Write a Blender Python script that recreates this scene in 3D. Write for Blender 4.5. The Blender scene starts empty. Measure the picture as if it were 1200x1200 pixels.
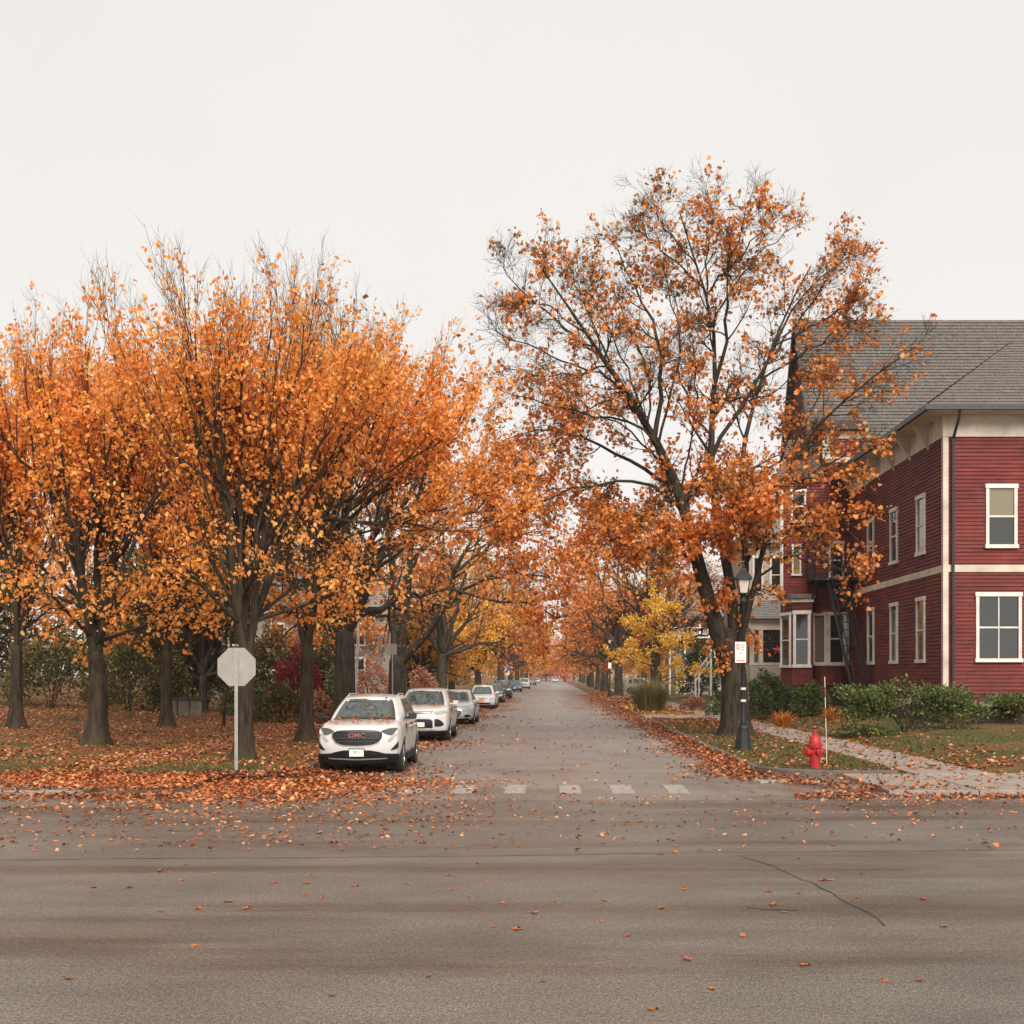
import bpy, math, random
import numpy as np
rng = np.random.default_rng(7)
random.seed(7)
R = math.radians
sc = bpy.context.scene
col = sc.collection

# ---------------------------------------------------------------- camera, world, sun, exposure
F, H, VX, VY = 1400.0, 2.1, 648.0, 792.0          # focal length in px of a 1200 px frame, eye height, vanishing point
cam_d = bpy.data.cameras.new('camera'); cam = bpy.data.objects.new('camera', cam_d); col.objects.link(cam)
cam.location = (0, 0, H); cam.rotation_euler = (R(90), 0, 0)
cam_d.sensor_width = 36; cam_d.lens = F / 1200 * 36
cam_d.shift_x = -(VX - 600) / 1200; cam_d.shift_y = (VY - 600) / 1200
cam_d.clip_end = 6000
sc.camera = cam

SUN_EL, SUN_AZ = 38.0, 168.0                       # azimuth clockwise from +Y
w = bpy.data.worlds.new('World'); sc.world = w; w.use_nodes = True
nt = w.node_tree; nt.nodes.clear()
sky = nt.nodes.new('ShaderNodeTexSky'); sky.sky_type = 'NISHITA'; sky.sun_disc = False
sky.sun_elevation = R(SUN_EL); sky.sun_rotation = R(SUN_AZ)
hs = nt.nodes.new('ShaderNodeHueSaturation'); hs.inputs['Saturation'].default_value = 0.1
mx = nt.nodes.new('ShaderNodeMix'); mx.data_type = 'RGBA'; mx.inputs['Factor'].default_value = 0.92
mx.inputs[7].default_value = (2.95, 2.84, 2.72, 1)  # even cloud deck
bg = nt.nodes.new('ShaderNodeBackground'); bg.inputs['Strength'].default_value = 0.093
wo = nt.nodes.new('ShaderNodeOutputWorld')
nt.links.new(sky.outputs[0], hs.inputs['Color']); nt.links.new(hs.outputs[0], mx.inputs[6])
wtc = nt.nodes.new('ShaderNodeTexCoord'); wn = nt.nodes.new('ShaderNodeTexNoise'); wn.inputs['Scale'].default_value = 1.6; wn.inputs['Detail'].default_value = 5
wr = nt.nodes.new('ShaderNodeMapRange'); wr.inputs[1].default_value = .3; wr.inputs[2].default_value = .7; wr.inputs[3].default_value = .955; wr.inputs[4].default_value = 1.035
wm = nt.nodes.new('ShaderNodeVectorMath'); wm.operation = 'SCALE'
nt.links.new(wtc.outputs['Generated'], wn.inputs['Vector']); nt.links.new(wn.outputs['Fac'], wr.inputs[0]); nt.links.new(mx.outputs[2], wm.inputs[0]); nt.links.new(wr.outputs[0], wm.inputs['Scale'])
nt.links.new(wm.outputs[0], bg.inputs[0]); nt.links.new(bg.outputs[0], wo.inputs[0])

sun_d = bpy.data.lights.new('sun', 'SUN'); sun = bpy.data.objects.new('sun', sun_d); col.objects.link(sun)
sun_d.energy = 1.5; sun_d.angle = R(40); sun_d.color = (1, 0.95, 0.88)
sun.rotation_euler = (R(90 - SUN_EL), 0, R(180 - SUN_AZ))
sun.location = (0, 0, 60)

sc.view_settings.view_transform = 'Standard'; sc.view_settings.look = 'None'
sc.view_settings.exposure = 1.65; sc.view_settings.gamma = 1.0
sc.view_settings.use_curve_mapping = False
sc.cycles.max_bounces = 10; sc.cycles.diffuse_bounces = 6; sc.cycles.glossy_bounces = 3
sc.cycles.transmission_bounces = 8; sc.cycles.transparent_max_bounces = 6
sc.cycles.use_denoising = True

# ---------------------------------------------------------------- helpers
def PX(px, Y): return (px - VX) * Y / F
def PZ(py, Y): return H - (py - VY) * Y / F

def tag(o, label=None, cat=None, group=None, kind=None):
    if label: o['label'] = label
    if cat: o['category'] = cat
    if group: o['group'] = group
    if kind: o['kind'] = kind
    return o

def thing(name, label, cat, loc=(0, 0, 0), rotz=0, group=None, kind=None):
    o = bpy.data.objects.new(name, None); col.objects.link(o)
    o.location = loc; o.rotation_euler = (0, 0, rotz); o.empty_display_size = 0.2
    return tag(o, label, cat, group, kind)

def link(name, me, mat=None, parent=None):
    o = bpy.data.objects.new(name, me); col.objects.link(o)
    if mat is not None and len(me.materials) == 0: me.materials.append(mat)
    if parent is not None: o.parent = parent
    return o

def mesh_np(name, V, faces, smooth=False):
    """faces: list of int arrays (n,k)"""
    me = bpy.data.meshes.new(name)
    V = np.asarray(V, np.float32).reshape(-1, 3)
    faces = [np.asarray(f, np.int32) for f in faces if len(f)]
    me.vertices.add(len(V)); me.vertices.foreach_set('co', V.ravel())
    loops = np.concatenate([f.ravel() for f in faces]); starts = []; s = 0
    for f in faces:
        n, k = f.shape; starts.append(s + np.arange(n) * k); s += n * k
    starts = np.concatenate(starts)
    me.loops.add(len(loops)); me.loops.foreach_set('vertex_index', loops)
    me.polygons.add(len(starts)); me.polygons.foreach_set('loop_start', starts.astype(np.int32))
    if smooth: me.polygons.foreach_set('use_smooth', np.ones(len(starts), bool))
    me.update(calc_edges=True)
    return me

def copy_tree(o, parent=None):
    c = o.copy(); col.objects.link(c)
    if parent is not None: c.parent = parent
    for ch in list(o.children): copy_tree(ch, c)
    return c

class MB:
    def __init__(s): s.v = []; s.f = []; s.m = []
    def add(s, vs, fs, m=0):
        b = len(s.v); s.v += [tuple(map(float, p)) for p in vs]
        for f in fs: s.f.append([b + i for i in f]); s.m.append(m)
        return s
    def box(s, x0, x1, y0, y1, z0, z1, m=0):
        return s.add([(x0, y0, z0), (x1, y0, z0), (x1, y1, z0), (x0, y1, z0), (x0, y0, z1), (x1, y0, z1), (x1, y1, z1), (x0, y1, z1)],
                     [(0, 3, 2, 1), (4, 5, 6, 7), (0, 1, 5, 4), (1, 2, 6, 5), (2, 3, 7, 6), (3, 0, 4, 7)], m)
    def bar(s, a, b, wx, wy=None, m=0):
        """a square bar from a to b"""
        wy = wy or wx
        a = np.array(a, float); b = np.array(b, float); t = b - a; t /= np.linalg.norm(t) + 1e-9
        ref = np.array((0, 0, 1.)) if abs(t[2]) < .9 else np.array((0, 1., 0))
        u = np.cross(ref, t); u /= np.linalg.norm(u); n = np.cross(t, u)
        vs = []
        for p in (a, b):
            for sx, sy in ((-1, -1), (1, -1), (1, 1), (-1, 1)): vs.append(p + u * sx * wx / 2 + n * sy * wy / 2)
        return s.add(vs, [(3, 2, 1, 0), (4, 5, 6, 7), (0, 1, 5, 4), (1, 2, 6, 5), (2, 3, 7, 6), (3, 0, 4, 7)], m)
    def tube(s, pts, rad, k=8, cap=True, m=0):
        pts = np.asarray(pts, float); n = len(pts); rad = np.broadcast_to(rad, (n,))
        t = np.gradient(pts, axis=0); t /= np.linalg.norm(t, axis=1)[:, None] + 1e-9
        g = pts[-1] - pts[0]; ref = np.array((0, 0, 1.)) if abs(g[2]) < .8 * np.linalg.norm(g) else np.array((1., 0, 0))
        u = np.cross(ref, t); u /= np.linalg.norm(u, axis=1)[:, None] + 1e-9; v = np.cross(t, u)
        vs = []
        for i in range(n):
            for j in range(k):
                a = 2 * math.pi * j / k; vs.append(pts[i] + rad[i] * (u[i] * math.cos(a) + v[i] * math.sin(a)))
        fs = [(i * k + j, i * k + (j + 1) % k, (i + 1) * k + (j + 1) % k, (i + 1) * k + j) for i in range(n - 1) for j in range(k)]
        if cap: fs += [tuple(range(k))[::-1], tuple(range((n - 1) * k, n * k))]
        return s.add(vs, fs, m)
    def lathe(s, c, prof, k=16, m=0, sq=False):
        """profile [(r,z)] about a vertical axis at c"""
        vs = []
        for r, z in prof:
            for j in range(k):
                a = 2 * math.pi * (j + (.5 if sq else 0)) / k; vs.append((c[0] + r * math.cos(a), c[1] + r * math.sin(a), c[2] + z))
        n = len(prof)
        fs = [(i * k + j, i * k + (j + 1) % k, (i + 1) * k + (j + 1) % k, (i + 1) * k + j) for i in range(n - 1) for j in range(k)]
        fs += [tuple(range(k))[::-1], tuple(range((n - 1) * k, n * k))]
        return s.add(vs, fs, m)
    def build(s, name, mat, parent=None, off=None, smooth=False, mats=None):
        me = bpy.data.meshes.new(name)
        v = s.v
        if off is not None: v = [(p[0] - off[0], p[1] - off[1], p[2] - off[2]) for p in v]
        me.from_pydata(v, [], s.f)
        for mm in (mats or [mat]): me.materials.append(mm)
        if mats: me.polygons.foreach_set('material_index', s.m)
        if smooth: me.polygons.foreach_set('use_smooth', [True] * len(s.f))
        me.update()
        return link(name, me, None, parent)

# ---------------------------------------------------------------- materials
def mat_base(name):
    m = bpy.data.materials.new(name); m.use_nodes = True
    return m, m.node_tree, m.node_tree.nodes['Principled BSDF']
def lk(nt, a, b): nt.links.new(a, b)
def ramp(nt, stops, interp='LINEAR'):
    r = nt.nodes.new('ShaderNodeValToRGB'); r.color_ramp.interpolation = interp
    els = r.color_ramp.elements
    while len(els) < len(stops): els.new(0.5)
    for e, (p, c) in zip(els, stops): e.position = p; e.color = (*c, 1)
    return r
def noise(nt, scale, detail=4, coord='Object', stretch=None, rough=.55):
    tc = nt.nodes.new('ShaderNodeTexCoord'); n = nt.nodes.new('ShaderNodeTexNoise')
    n.inputs['Scale'].default_value = scale; n.inputs['Detail'].default_value = detail; n.inputs['Roughness'].default_value = rough
    src = tc.outputs[coord]
    if stretch:
        mp = nt.nodes.new('ShaderNodeMapping'); mp.inputs['Scale'].default_value = stretch
        lk(nt, src, mp.inputs[0]); src = mp.outputs[0]
    lk(nt, src, n.inputs['Vector'])
    return n
def mixc(nt, fac, a, b, mode='MIX'):
    m = nt.nodes.new('ShaderNodeMix'); m.data_type = 'RGBA'; m.blend_type = mode
    for sock, val in ((m.inputs[0], fac), (m.inputs[6], a), (m.inputs[7], b)):
        if hasattr(val, 'is_linked'): lk(nt, val, sock)
        elif isinstance(val, (int, float)): sock.default_value = val
        else: sock.default_value = (*val, 1)
    return m.outputs[2]
def bump(nt, b, h, strength=.3, dist=.02):
    n = nt.nodes.new('ShaderNodeBump'); n.inputs['Strength'].default_value = strength; n.inputs['Distance'].default_value = dist
    lk(nt, h, n.inputs['Height']); lk(nt, n.outputs[0], b.inputs['Normal'])
def simple(name, c, rough=.6, metal=0, var=.25, scale=6, bmp=0, spec=.5, coat=0):
    m, nt, b = mat_base(name)
    n = noise(nt, scale, 6)
    r = ramp(nt, [(.3, tuple(x * (1 - var) for x in c)), (.7, tuple(min(1, x * (1 + var)) for x in c))])
    lk(nt, n.outputs['Fac'], r.inputs[0]); lk(nt, r.outputs[0], b.inputs['Base Color'])
    b.inputs['Roughness'].default_value = rough; b.inputs['Metallic'].default_value = metal
    b.inputs['Specular IOR Level'].default_value = spec; b.inputs['Coat Weight'].default_value = coat
    if bmp: bump(nt, b, n.outputs['Fac'], bmp)
    return m
def leafmat(name, stops, clump=None, clump_scale=.5, clump_at=(.5, .62), trans=.35, rough=.55):
    """leaf colour varies leaf by leaf; an optional second colour set appears in clumps"""
    m = bpy.data.materials.new(name); m.use_nodes = True; nt = m.node_tree; nt.nodes.clear()
    g = nt.nodes.new('ShaderNodeNewGeometry'); r = ramp(nt, stops); lk(nt, g.outputs['Random Per Island'], r.inputs[0]); c = r.outputs[0]
    if clump:
        r2 = ramp(nt, clump); lk(nt, g.outputs['Random Per Island'], r2.inputs[0])
        n = noise(nt, clump_scale, 3); rr = ramp(nt, [(clump_at[0], (0, 0, 0)), (clump_at[1], (1, 1, 1))]); lk(nt, n.outputs['Fac'], rr.inputs[0])
        c = mixc(nt, rr.outputs[0], c, r2.outputs[0])
    d = nt.nodes.new('ShaderNodeBsdfDiffuse'); t = nt.nodes.new('ShaderNodeBsdfTranslucent'); gl = nt.nodes.new('ShaderNodeBsdfGlossy')
    gl.inputs['Roughness'].default_value = rough; gl.inputs['Color'].default_value = (1, 1, 1, 1)
    lk(nt, c, d.inputs[0]); lk(nt, c, t.inputs[0])
    m1 = nt.nodes.new('ShaderNodeMixShader'); m1.inputs[0].default_value = trans
    m2 = nt.nodes.new('ShaderNodeMixShader'); m2.inputs[0].default_value = .03
    o = nt.nodes.new('ShaderNodeOutputMaterial')
    lk(nt, d.outputs[0], m1.inputs[1]); lk(nt, t.outputs[0], m1.inputs[2])
    lk(nt, m1.outputs[0], m2.inputs[1]); lk(nt, gl.outputs[0], m2.inputs[2]); lk(nt, m2.outputs[0], o.inputs[0])
    return m
def barkmat(name, dark, light, moss=None):
    m, nt, b = mat_base(name)
    n = noise(nt, 9, 8, stretch=(1, 1, .18)); r = ramp(nt, [(.35, dark), (.68, light)]); lk(nt, n.outputs['Fac'], r.inputs[0]); c = r.outputs[0]
    if moss:
        n2 = noise(nt, 1.3, 5); r2 = ramp(nt, [(.5, (0, 0, 0)), (.68, (1, 1, 1))]); lk(nt, n2.outputs['Fac'], r2.inputs[0]); c = mixc(nt, r2.outputs[0], c, moss)
    lk(nt, c, b.inputs['Base Color']); b.inputs['Roughness'].default_value = .85; b.inputs['Specular IOR Level'].default_value = .25
    bump(nt, b, n.outputs['Fac'], .9, .05)
    return m

M = {}
M['bark'] = barkmat('bark', (.010, .007, .005), (.058, .040, .028), (.045, .038, .016))
M['bark_grey'] = barkmat('bark_grey', (.018, .014, .011), (.080, .060, .045), (.045, .043, .02))
M['bark_brown'] = barkmat('bark_brown', (.014, .009, .006), (.062, .041, .026), (.05, .042, .016))
M['birch'] = simple('birch_bark', (.6, .55, .5), .8, var=.35, scale=5)
M['leaf_orange'] = leafmat('leaf_orange', [(0, (.74, .225, .03)), (.3, (.95, .345, .05)), (.7, (1.0, .445, .075)), (1, (1.0, .58, .16))],
                           [(0, (.74, .225, .04)), (1, (.98, .42, .085))], .35, trans=.55)
M['leaf_maple'] = leafmat('leaf_maple', [(0, (.45, .12, .025)), (.4, (.76, .22, .035)), (.8, (.88, .31, .05)), (1, (.85, .42, .11))],
                          [(0, (.17, .10, .025)), (.5, (.38, .18, .035)), (1, (.66, .25, .045))], .55, (.54, .66), trans=.45)
M['leaf_rust'] = leafmat('leaf_rust', [(0, (.34, .10, .03)), (.5, (.62, .20, .05)), (1, (.78, .32, .08))],
                         [(0, (.28, .15, .04)), (1, (.62, .32, .06))], .3, trans=.35)
M['leaf_gold'] = leafmat('leaf_gold', [(0, (.62, .26, .02)), (.5, (.85, .42, .03)), (1, (.92, .56, .07))],
                         [(0, (.40, .24, .03)), (1, (.75, .42, .05))], .3, trans=.4)
M['leaf_yellow'] = leafmat('leaf_yellow', [(0, (.62, .33, .03)), (.5, (.84, .48, .05)), (1, (.92, .62, .12))], trans=.4)
M['leaf_red'] = leafmat('leaf_red', [(0, (.09, .008, .012)), (.5, (.24, .016, .022)), (1, (.36, .04, .045))], trans=.3)
M['leaf_pink'] = leafmat('leaf_pink', [(0, (.40, .07, .05)), (.5, (.65, .14, .09)), (1, (.72, .24, .15))], trans=.35)
M['leaf_redshrub'] = leafmat('leaf_redshrub', [(0, (.20, .075, .05)), (.5, (.42, .17, .10)), (1, (.60, .32, .16))], trans=.3)
M['leaf_green'] = leafmat('leaf_green', [(0, (.016, .026, .006)), (.5, (.045, .066, .012)), (1, (.11, .13, .026))], trans=.25)
M['leaf_hedge'] = leafmat('leaf_hedge', [(0, (.035, .055, .012)), (.5, (.09, .125, .025)), (1, (.20, .20, .045))],
                          [(0, (.10, .09, .02)), (1, (.45, .2, .05))], 1.1, (.58, .72), trans=.25)
M['leaf_olive'] = leafmat('leaf_olive', [(0, (.028, .027, .008)), (.5, (.08, .072, .016)), (1, (.20, .155, .03))],
                          [(0, (.09, .05, .012)), (1, (.28, .12, .025))], .6, trans=.3)
M['leaf_pale'] = leafmat('leaf_pale', [(0, (.05, .07, .03)), (.6, (.16, .2, .07)), (1, (.5, .5, .3))], trans=.25)
M['litter'] = leafmat('litter', [(0, (.10, .035, .016)), (.3, (.28, .08, .026)), (.65, (.46, .14, .04)), (.88, (.56, .24, .085)), (1, (.60, .38, .20))],
                      [(0, (.20, .075, .03)), (1, (.46, .22, .10))], .35, trans=.12, rough=.35)
M['litter_red'] = leafmat('litter_red', [(0, (.08, .028, .014)), (.35, (.26, .075, .028)), (.75, (.44, .135, .045)), (1, (.58, .32, .16))], trans=.1, rough=.35)
M['litter_road'] = leafmat('litter_road', [(0, (.12, .04, .02)), (.3, (.38, .10, .03)), (.7, (.55, .17, .05)), (1, (.62, .34, .16))], trans=.1, rough=.3)
M['blade'] = leafmat('blade', [(0, (.035, .042, .010)), (.5, (.085, .095, .022)), (1, (.20, .17, .05))], trans=.25)
M['blade_tall'] = leafmat('blade_tall', [(0, (.09, .08, .02)), (.5, (.20, .18, .05)), (1, (.42, .33, .12))], trans=.3)
M['dry_plant'] = leafmat('dry_plant', [(0, (.45, .14, .02)), (1, (.80, .32, .05))], trans=.3)

def asphalt(name, streak, tint=(1, 1, 1)):
    m, nt, b = mat_base(name)
    fine = noise(nt, 66, 3, stretch=(1, .6, 1), rough=.7); grit = noise(nt, 27, 3, stretch=(1, .7, 1), rough=.7); mid = noise(nt, .9, 7, stretch=(.6, 1, 1), rough=.65); wet = noise(nt, .36, 7, stretch=streak, rough=.62)
    r1 = ramp(nt, [(.36, tuple(.062 * t for t in tint)), (.5, tuple(.142 * t for t in tint)), (.66, tuple(.235 * t for t in tint))]); lk(nt, fine.outputs['Fac'], r1.inputs[0])
    rg_ = ramp(nt, [(.35, (.74, .74, .74)), (.65, (1.25, 1.25, 1.25))]); lk(nt, grit.outputs['Fac'], rg_.inputs[0])
    r2 = ramp(nt, [(.3, (.70, .69, .68)), (.7, (1.16, 1.14, 1.12))]); lk(nt, mid.outputs['Fac'], r2.inputs[0])
    c = mixc(nt, 1.0, r1.outputs[0], r2.outputs[0], 'MULTIPLY'); c = mixc(nt, 1.0, c, rg_.outputs[0], 'MULTIPLY')
    rw = ramp(nt, [(.47, (0, 0, 0)), (.63, (1, 1, 1))]); lk(nt, wet.outputs['Fac'], rw.inputs[0])
    c2 = mixc(nt, 1.0, c, (.68, .60, .53), 'MULTIPLY'); c = mixc(nt, rw.outputs[0], c, c2)
    lk(nt, c, b.inputs['Base Color'])
    mr = nt.nodes.new('ShaderNodeMapRange'); mr.inputs[3].default_value = .46; mr.inputs[4].default_value = .24
    lk(nt, rw.outputs[0], mr.inputs[0]); lk(nt, mr.outputs[0], b.inputs['Roughness'])
    b.inputs['Specular IOR Level'].default_value = .5
    bump(nt, b, fine.outputs['Fac'], .6, .015)
    return m
M['asphalt'] = asphalt('asphalt', (.22, 2.0, 1), (1.04, .865, .715))
M['asphalt_street'] = asphalt('asphalt_street', (1.0, .5, 1), (1.48, 1.23, 1.05))
M['concrete'] = simple('concrete', (.26, .215, .18), .75, var=.2, scale=3, bmp=.15)
M['kerb'] = simple('kerb_concrete', (.10, .08, .064), .75, var=.3, scale=4, bmp=.2)
def lawnmat(name, cover):
    m, nt, b = mat_base(name)
    n1 = noise(nt, 14, 5, rough=.7); n2 = noise(nt, .45, 5); n3 = noise(nt, 40, 3, rough=.7)
    rl = ramp(nt, [(.3, (.07, .03, .014)), (.5, (.20, .078, .03)), (.7, (.34, .16, .07))]); lk(nt, n1.outputs['Fac'], rl.inputs[0])
    rg = ramp(nt, [(.3, (.035, .042, .012)), (.7, (.11, .11, .035))]); lk(nt, n3.outputs['Fac'], rg.inputs[0])
    rm = ramp(nt, [(cover - .1, (0, 0, 0)), (cover + .1, (1, 1, 1))]); lk(nt, n2.outputs['Fac'], rm.inputs[0])
    lk(nt, mixc(nt, rm.outputs[0], rl.outputs[0], rg.outputs[0]), b.inputs['Base Color'])
    b.inputs['Roughness'].default_value = .9; b.inputs['Specular IOR Level'].default_value = .2
    bump(nt, b, n1.outputs['Fac'], .8, .05)
    return m
M['lawn_leafy'] = lawnmat('lawn_leafy', .54)
M['lawn_green'] = lawnmat('lawn_green', .44)
M['soil'] = simple('soil', (.13, .075, .04), .9, var=.5, scale=3, bmp=.4)
def crossmat():
    m, nt, b = mat_base('worn_paint'); n = noise(nt, 9, 8, rough=.75)
    r = ramp(nt, [(.40, (.19, .165, .14)), (.60, (.40, .36, .32))]); lk(nt, n.outputs['Fac'], r.inputs[0]); lk(nt, r.outputs[0], b.inputs['Base Color'])
    b.inputs['Roughness'].default_value = .5
    return m
M['worn_paint'] = crossmat()
M['tar'] = simple('tar', (.028, .025, .022), .4, var=.4, scale=8)
M['steel'] = simple('galvanised_steel', (.40, .38, .355), .5, metal=.35, var=.16, scale=5)
M['sign_back'] = simple('aluminium_sign_back', (.30, .275, .25), .55, metal=.2, var=.12, scale=4)
M['black_iron'] = simple('black_iron', (.022, .023, .024), .42, var=.3, spec=.5)
M['lamp_pole'] = simple('dark_painted_iron', (.018, .018, .018), .55, var=.3, spec=.25)
M['lamp_glass'] = simple('frosted_lamp_glass', (.50, .44, .38), .25, var=.12)
M['hydrant_red'] = simple('hydrant_red', (.36, .012, .011), .42, var=.3, scale=7, bmp=.08)
M['white_paint'] = simple('white_paint', (.64, .585, .52), .6, var=.16, scale=2.5)
M['cream'] = simple('cream_trim', (.54, .46, .365), .65, var=.24, scale=1.6)
M['sign_white'] = simple('sign_white', (.74, .66, .61), .45, var=.06)
M['sign_red'] = simple('sign_red', (.55, .06, .045), .5, var=.1)
M['sign_dark'] = simple('sign_dark', (.25, .19, .18), .5, var=.1)
def siding(name, c):
    m, nt, b = mat_base(name); n = noise(nt, .8, 7, rough=.65); n2 = noise(nt, 7, 4, stretch=(.12, .12, 1)); n3 = noise(nt, 3, 6, stretch=(1, 1, .15), rough=.7)
    r = ramp(nt, [(.3, tuple(x * .68 for x in c)), (.7, tuple(x * 1.3 for x in c))]); lk(nt, n.outputs['Fac'], r.inputs[0])
    r2 = ramp(nt, [(.35, (.72, .72, .72)), (.65, (1.2, 1.2, 1.2))]); lk(nt, n2.outputs['Fac'], r2.inputs[0]); cc = mixc(nt, 1, r.outputs[0], r2.outputs[0], 'MULTIPLY')
    r3 = ramp(nt, [(.55, (0, 0, 0)), (.8, (.55, .55, .55))]); lk(nt, n3.outputs['Fac'], r3.inputs[0]); cc = mixc(nt, r3.outputs[0], cc, (.10, .075, .06))
    lk(nt, cc, b.inputs['Base Color']); b.inputs['Roughness'].default_value = .7; b.inputs['Specular IOR Level'].default_value = .25
    return m
M['red_siding'] = siding('red_siding', (.150, .024, .019))
M['beige_siding'] = simple('beige_siding', (.40, .33, .245), .6, var=.12, scale=2)
M['grey_siding'] = simple('grey_siding', (.30, .265, .235), .6, var=.12, scale=2)
def shingle(name, c):
    m, nt, b = mat_base(name)
    n = noise(nt, 3, 5, stretch=(1, 1, 1)); n2 = noise(nt, 14, 3, stretch=(1, 1, .3))
    r = ramp(nt, [(.3, tuple(x * .55 for x in c)), (.7, tuple(x * 1.45 for x in c))]); lk(nt, n2.outputs['Fac'], r.inputs[0])
    r2 = ramp(nt, [(.3, (.8, .8, .8)), (.7, (1.15, 1.12, 1.1))]); lk(nt, n.outputs['Fac'], r2.inputs[0])
    lk(nt, mixc(nt, 1, r.outputs[0], r2.outputs[0], 'MULTIPLY'), b.inputs['Base Color']); b.inputs['Roughness'].default_value = .8
    return m
M['shingle'] = shingle('roof_shingle', (.115, .100, .088))
M['shingle_dark'] = shingle('roof_shingle_dark', (.06, .06, .06))
M['shingle_grey'] = shingle('roof_shingle_grey', (.20, .185, .175))
M['brick_red'] = simple('chimney_brick', (.25, .07, .04), .8, var=.3, scale=10)
M['gutter'] = simple('gutter', (.03, .028, .027), .5, var=.2)
def glassmat(name, c, rough=.05, ior=1.5):
    m, nt, b = mat_base(name)
    b.inputs['Base Color'].default_value = (*c, 1); b.inputs['Roughness'].default_value = rough; b.inputs['IOR'].default_value = ior
    n = noise(nt, 1.2, 2); bump(nt, b, n.outputs['Fac'], .06, .05)
    return m
M['pane'] = glassmat('window_glass', (.018, .02, .019), .04, 1.9)
M['pane_warm'] = glassmat('window_glass_blind_reflection', (.20, .165, .10), .06, 1.8)  # blind tone; in the round bay it is a yellow reflection painted as colour
M['car_glass'] = glassmat('car_glass', (.05, .068, .066), .04, 1.8)
def paint(name, c, rough=.3, metal=0.0):
    m, nt, b = mat_base(name)
    n = noise(nt, 2.5, 4); r = ramp(nt, [(.3, tuple(x * .93 for x in c)), (.7, c)]); lk(nt, n.outputs['Fac'], r.inputs[0]); lk(nt, r.outputs[0], b.inputs['Base Color'])
    b.inputs['Roughness'].default_value = rough; b.inputs['Metallic'].default_value = metal
    b.inputs['Coat Weight'].default_value = .7; b.inputs['Coat Roughness'].default_value = .06
    return m
M['car_white'] = paint('car_white', (.58, .555, .52))
M['car_silver'] = paint('car_silver', (.52, .53, .52), .3, .35)
M['car_dark'] = paint('car_dark', (.045, .047, .05))
M['car_black'] = paint('car_black', (.018, .02, .02))
M['car_blue'] = paint('car_blue', (.035, .085, .19))
M['car_maroon'] = paint('car_maroon', (.12, .035, .03))
M['plastic'] = simple('black_plastic', (.009, .009, .009), .5, var=.2, spec=.3)
M['rubber'] = simple('tyre_rubber', (.018, .017, .016), .8, var=.3, scale=20)
M['rim'] = simple('alloy_rim', (.33, .32, .31), .35, metal=.8, var=.15)
M['chrome'] = simple('chrome', (.40, .39, .38), .32, metal=1, var=.03)
M['lens'] = glassmat('headlight_lens', (.36, .36, .35), .12, 1.5)
M['lens_dark'] = glassmat('headlight_housing', (.07, .072, .072), .1, 1.5)
M['plate_white'] = simple('plate_white', (.66, .63, .58), .5, var=.06)
M['plate_orange'] = simple('plate_orange', (.72, .27, .08), .5, var=.1)
M['emblem_red'] = simple('emblem_red', (.50, .03, .035), .35, var=.1)
M['text_dark'] = simple('text_dark', (.08, .07, .08), .5, var=.1)
M['sign_blue'] = simple('sign_blue', (.06, .16, .36), .5, var=.1)
M['tail_red'] = glassmat('tail_red', (.35, .02, .02), .2)
M['dark_wood'] = simple('dark_wood', (.045, .032, .025), .75, var=.3)

# ---------------------------------------------------------------- ground, streets, pavements
KL, KR = -5.25, 4.30           # kerb lines of the side street
YC_L, YC_R = 23.9, 24.6        # where the corner lawns end
Y_FAR = 520.0
def gz(x, y):
    """height of the ground at x,y (road = 0)"""
    x = np.asarray(x, float)
    z = np.where(x < KL, .13 + np.clip((-x - 10.6) * .03, 0, .6), np.where(x > KR, .13 + np.clip((x - 9.0) * .10, 0, .32), 0.0))
    return z
def gzf(x, y): return float(gz(x, y))

def sheet(name, x0, x1, y0, y1, z, mat, nx=1, ny=1, parent=None):
    xs = np.linspace(x0, x1, nx + 1); ys = np.linspace(y0, y1, ny + 1)
    X, Y = np.meshgrid(xs, ys); V = np.stack([X.ravel(), Y.ravel(), np.full(X.size, z)], 1)
    i = np.arange(ny)[:, None] * (nx + 1) + np.arange(nx)[None, :]; i = i.ravel()
    return link(name, mesh_np(name, V, [np.stack([i, i + 1, i + nx + 2, i + nx + 1], 1)]), mat, parent)
tag(sheet('ground', -900, 900, -100, 1500, -.06, M['soil']), 'brown leaf covered ground reaching to the horizon', 'ground', kind='structure')
tag(sheet('cross_street', -300, 300, -40, 20.2, 0.0, M['asphalt']), 'damp grey asphalt cross street in the foreground with wet streaks', 'road', kind='structure')
tag(sheet('side_street', -14, 14, 20.2, 900, 0.0, M['asphalt_street']), 'long straight asphalt street running away between rows of trees', 'road', kind='structure')

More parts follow.
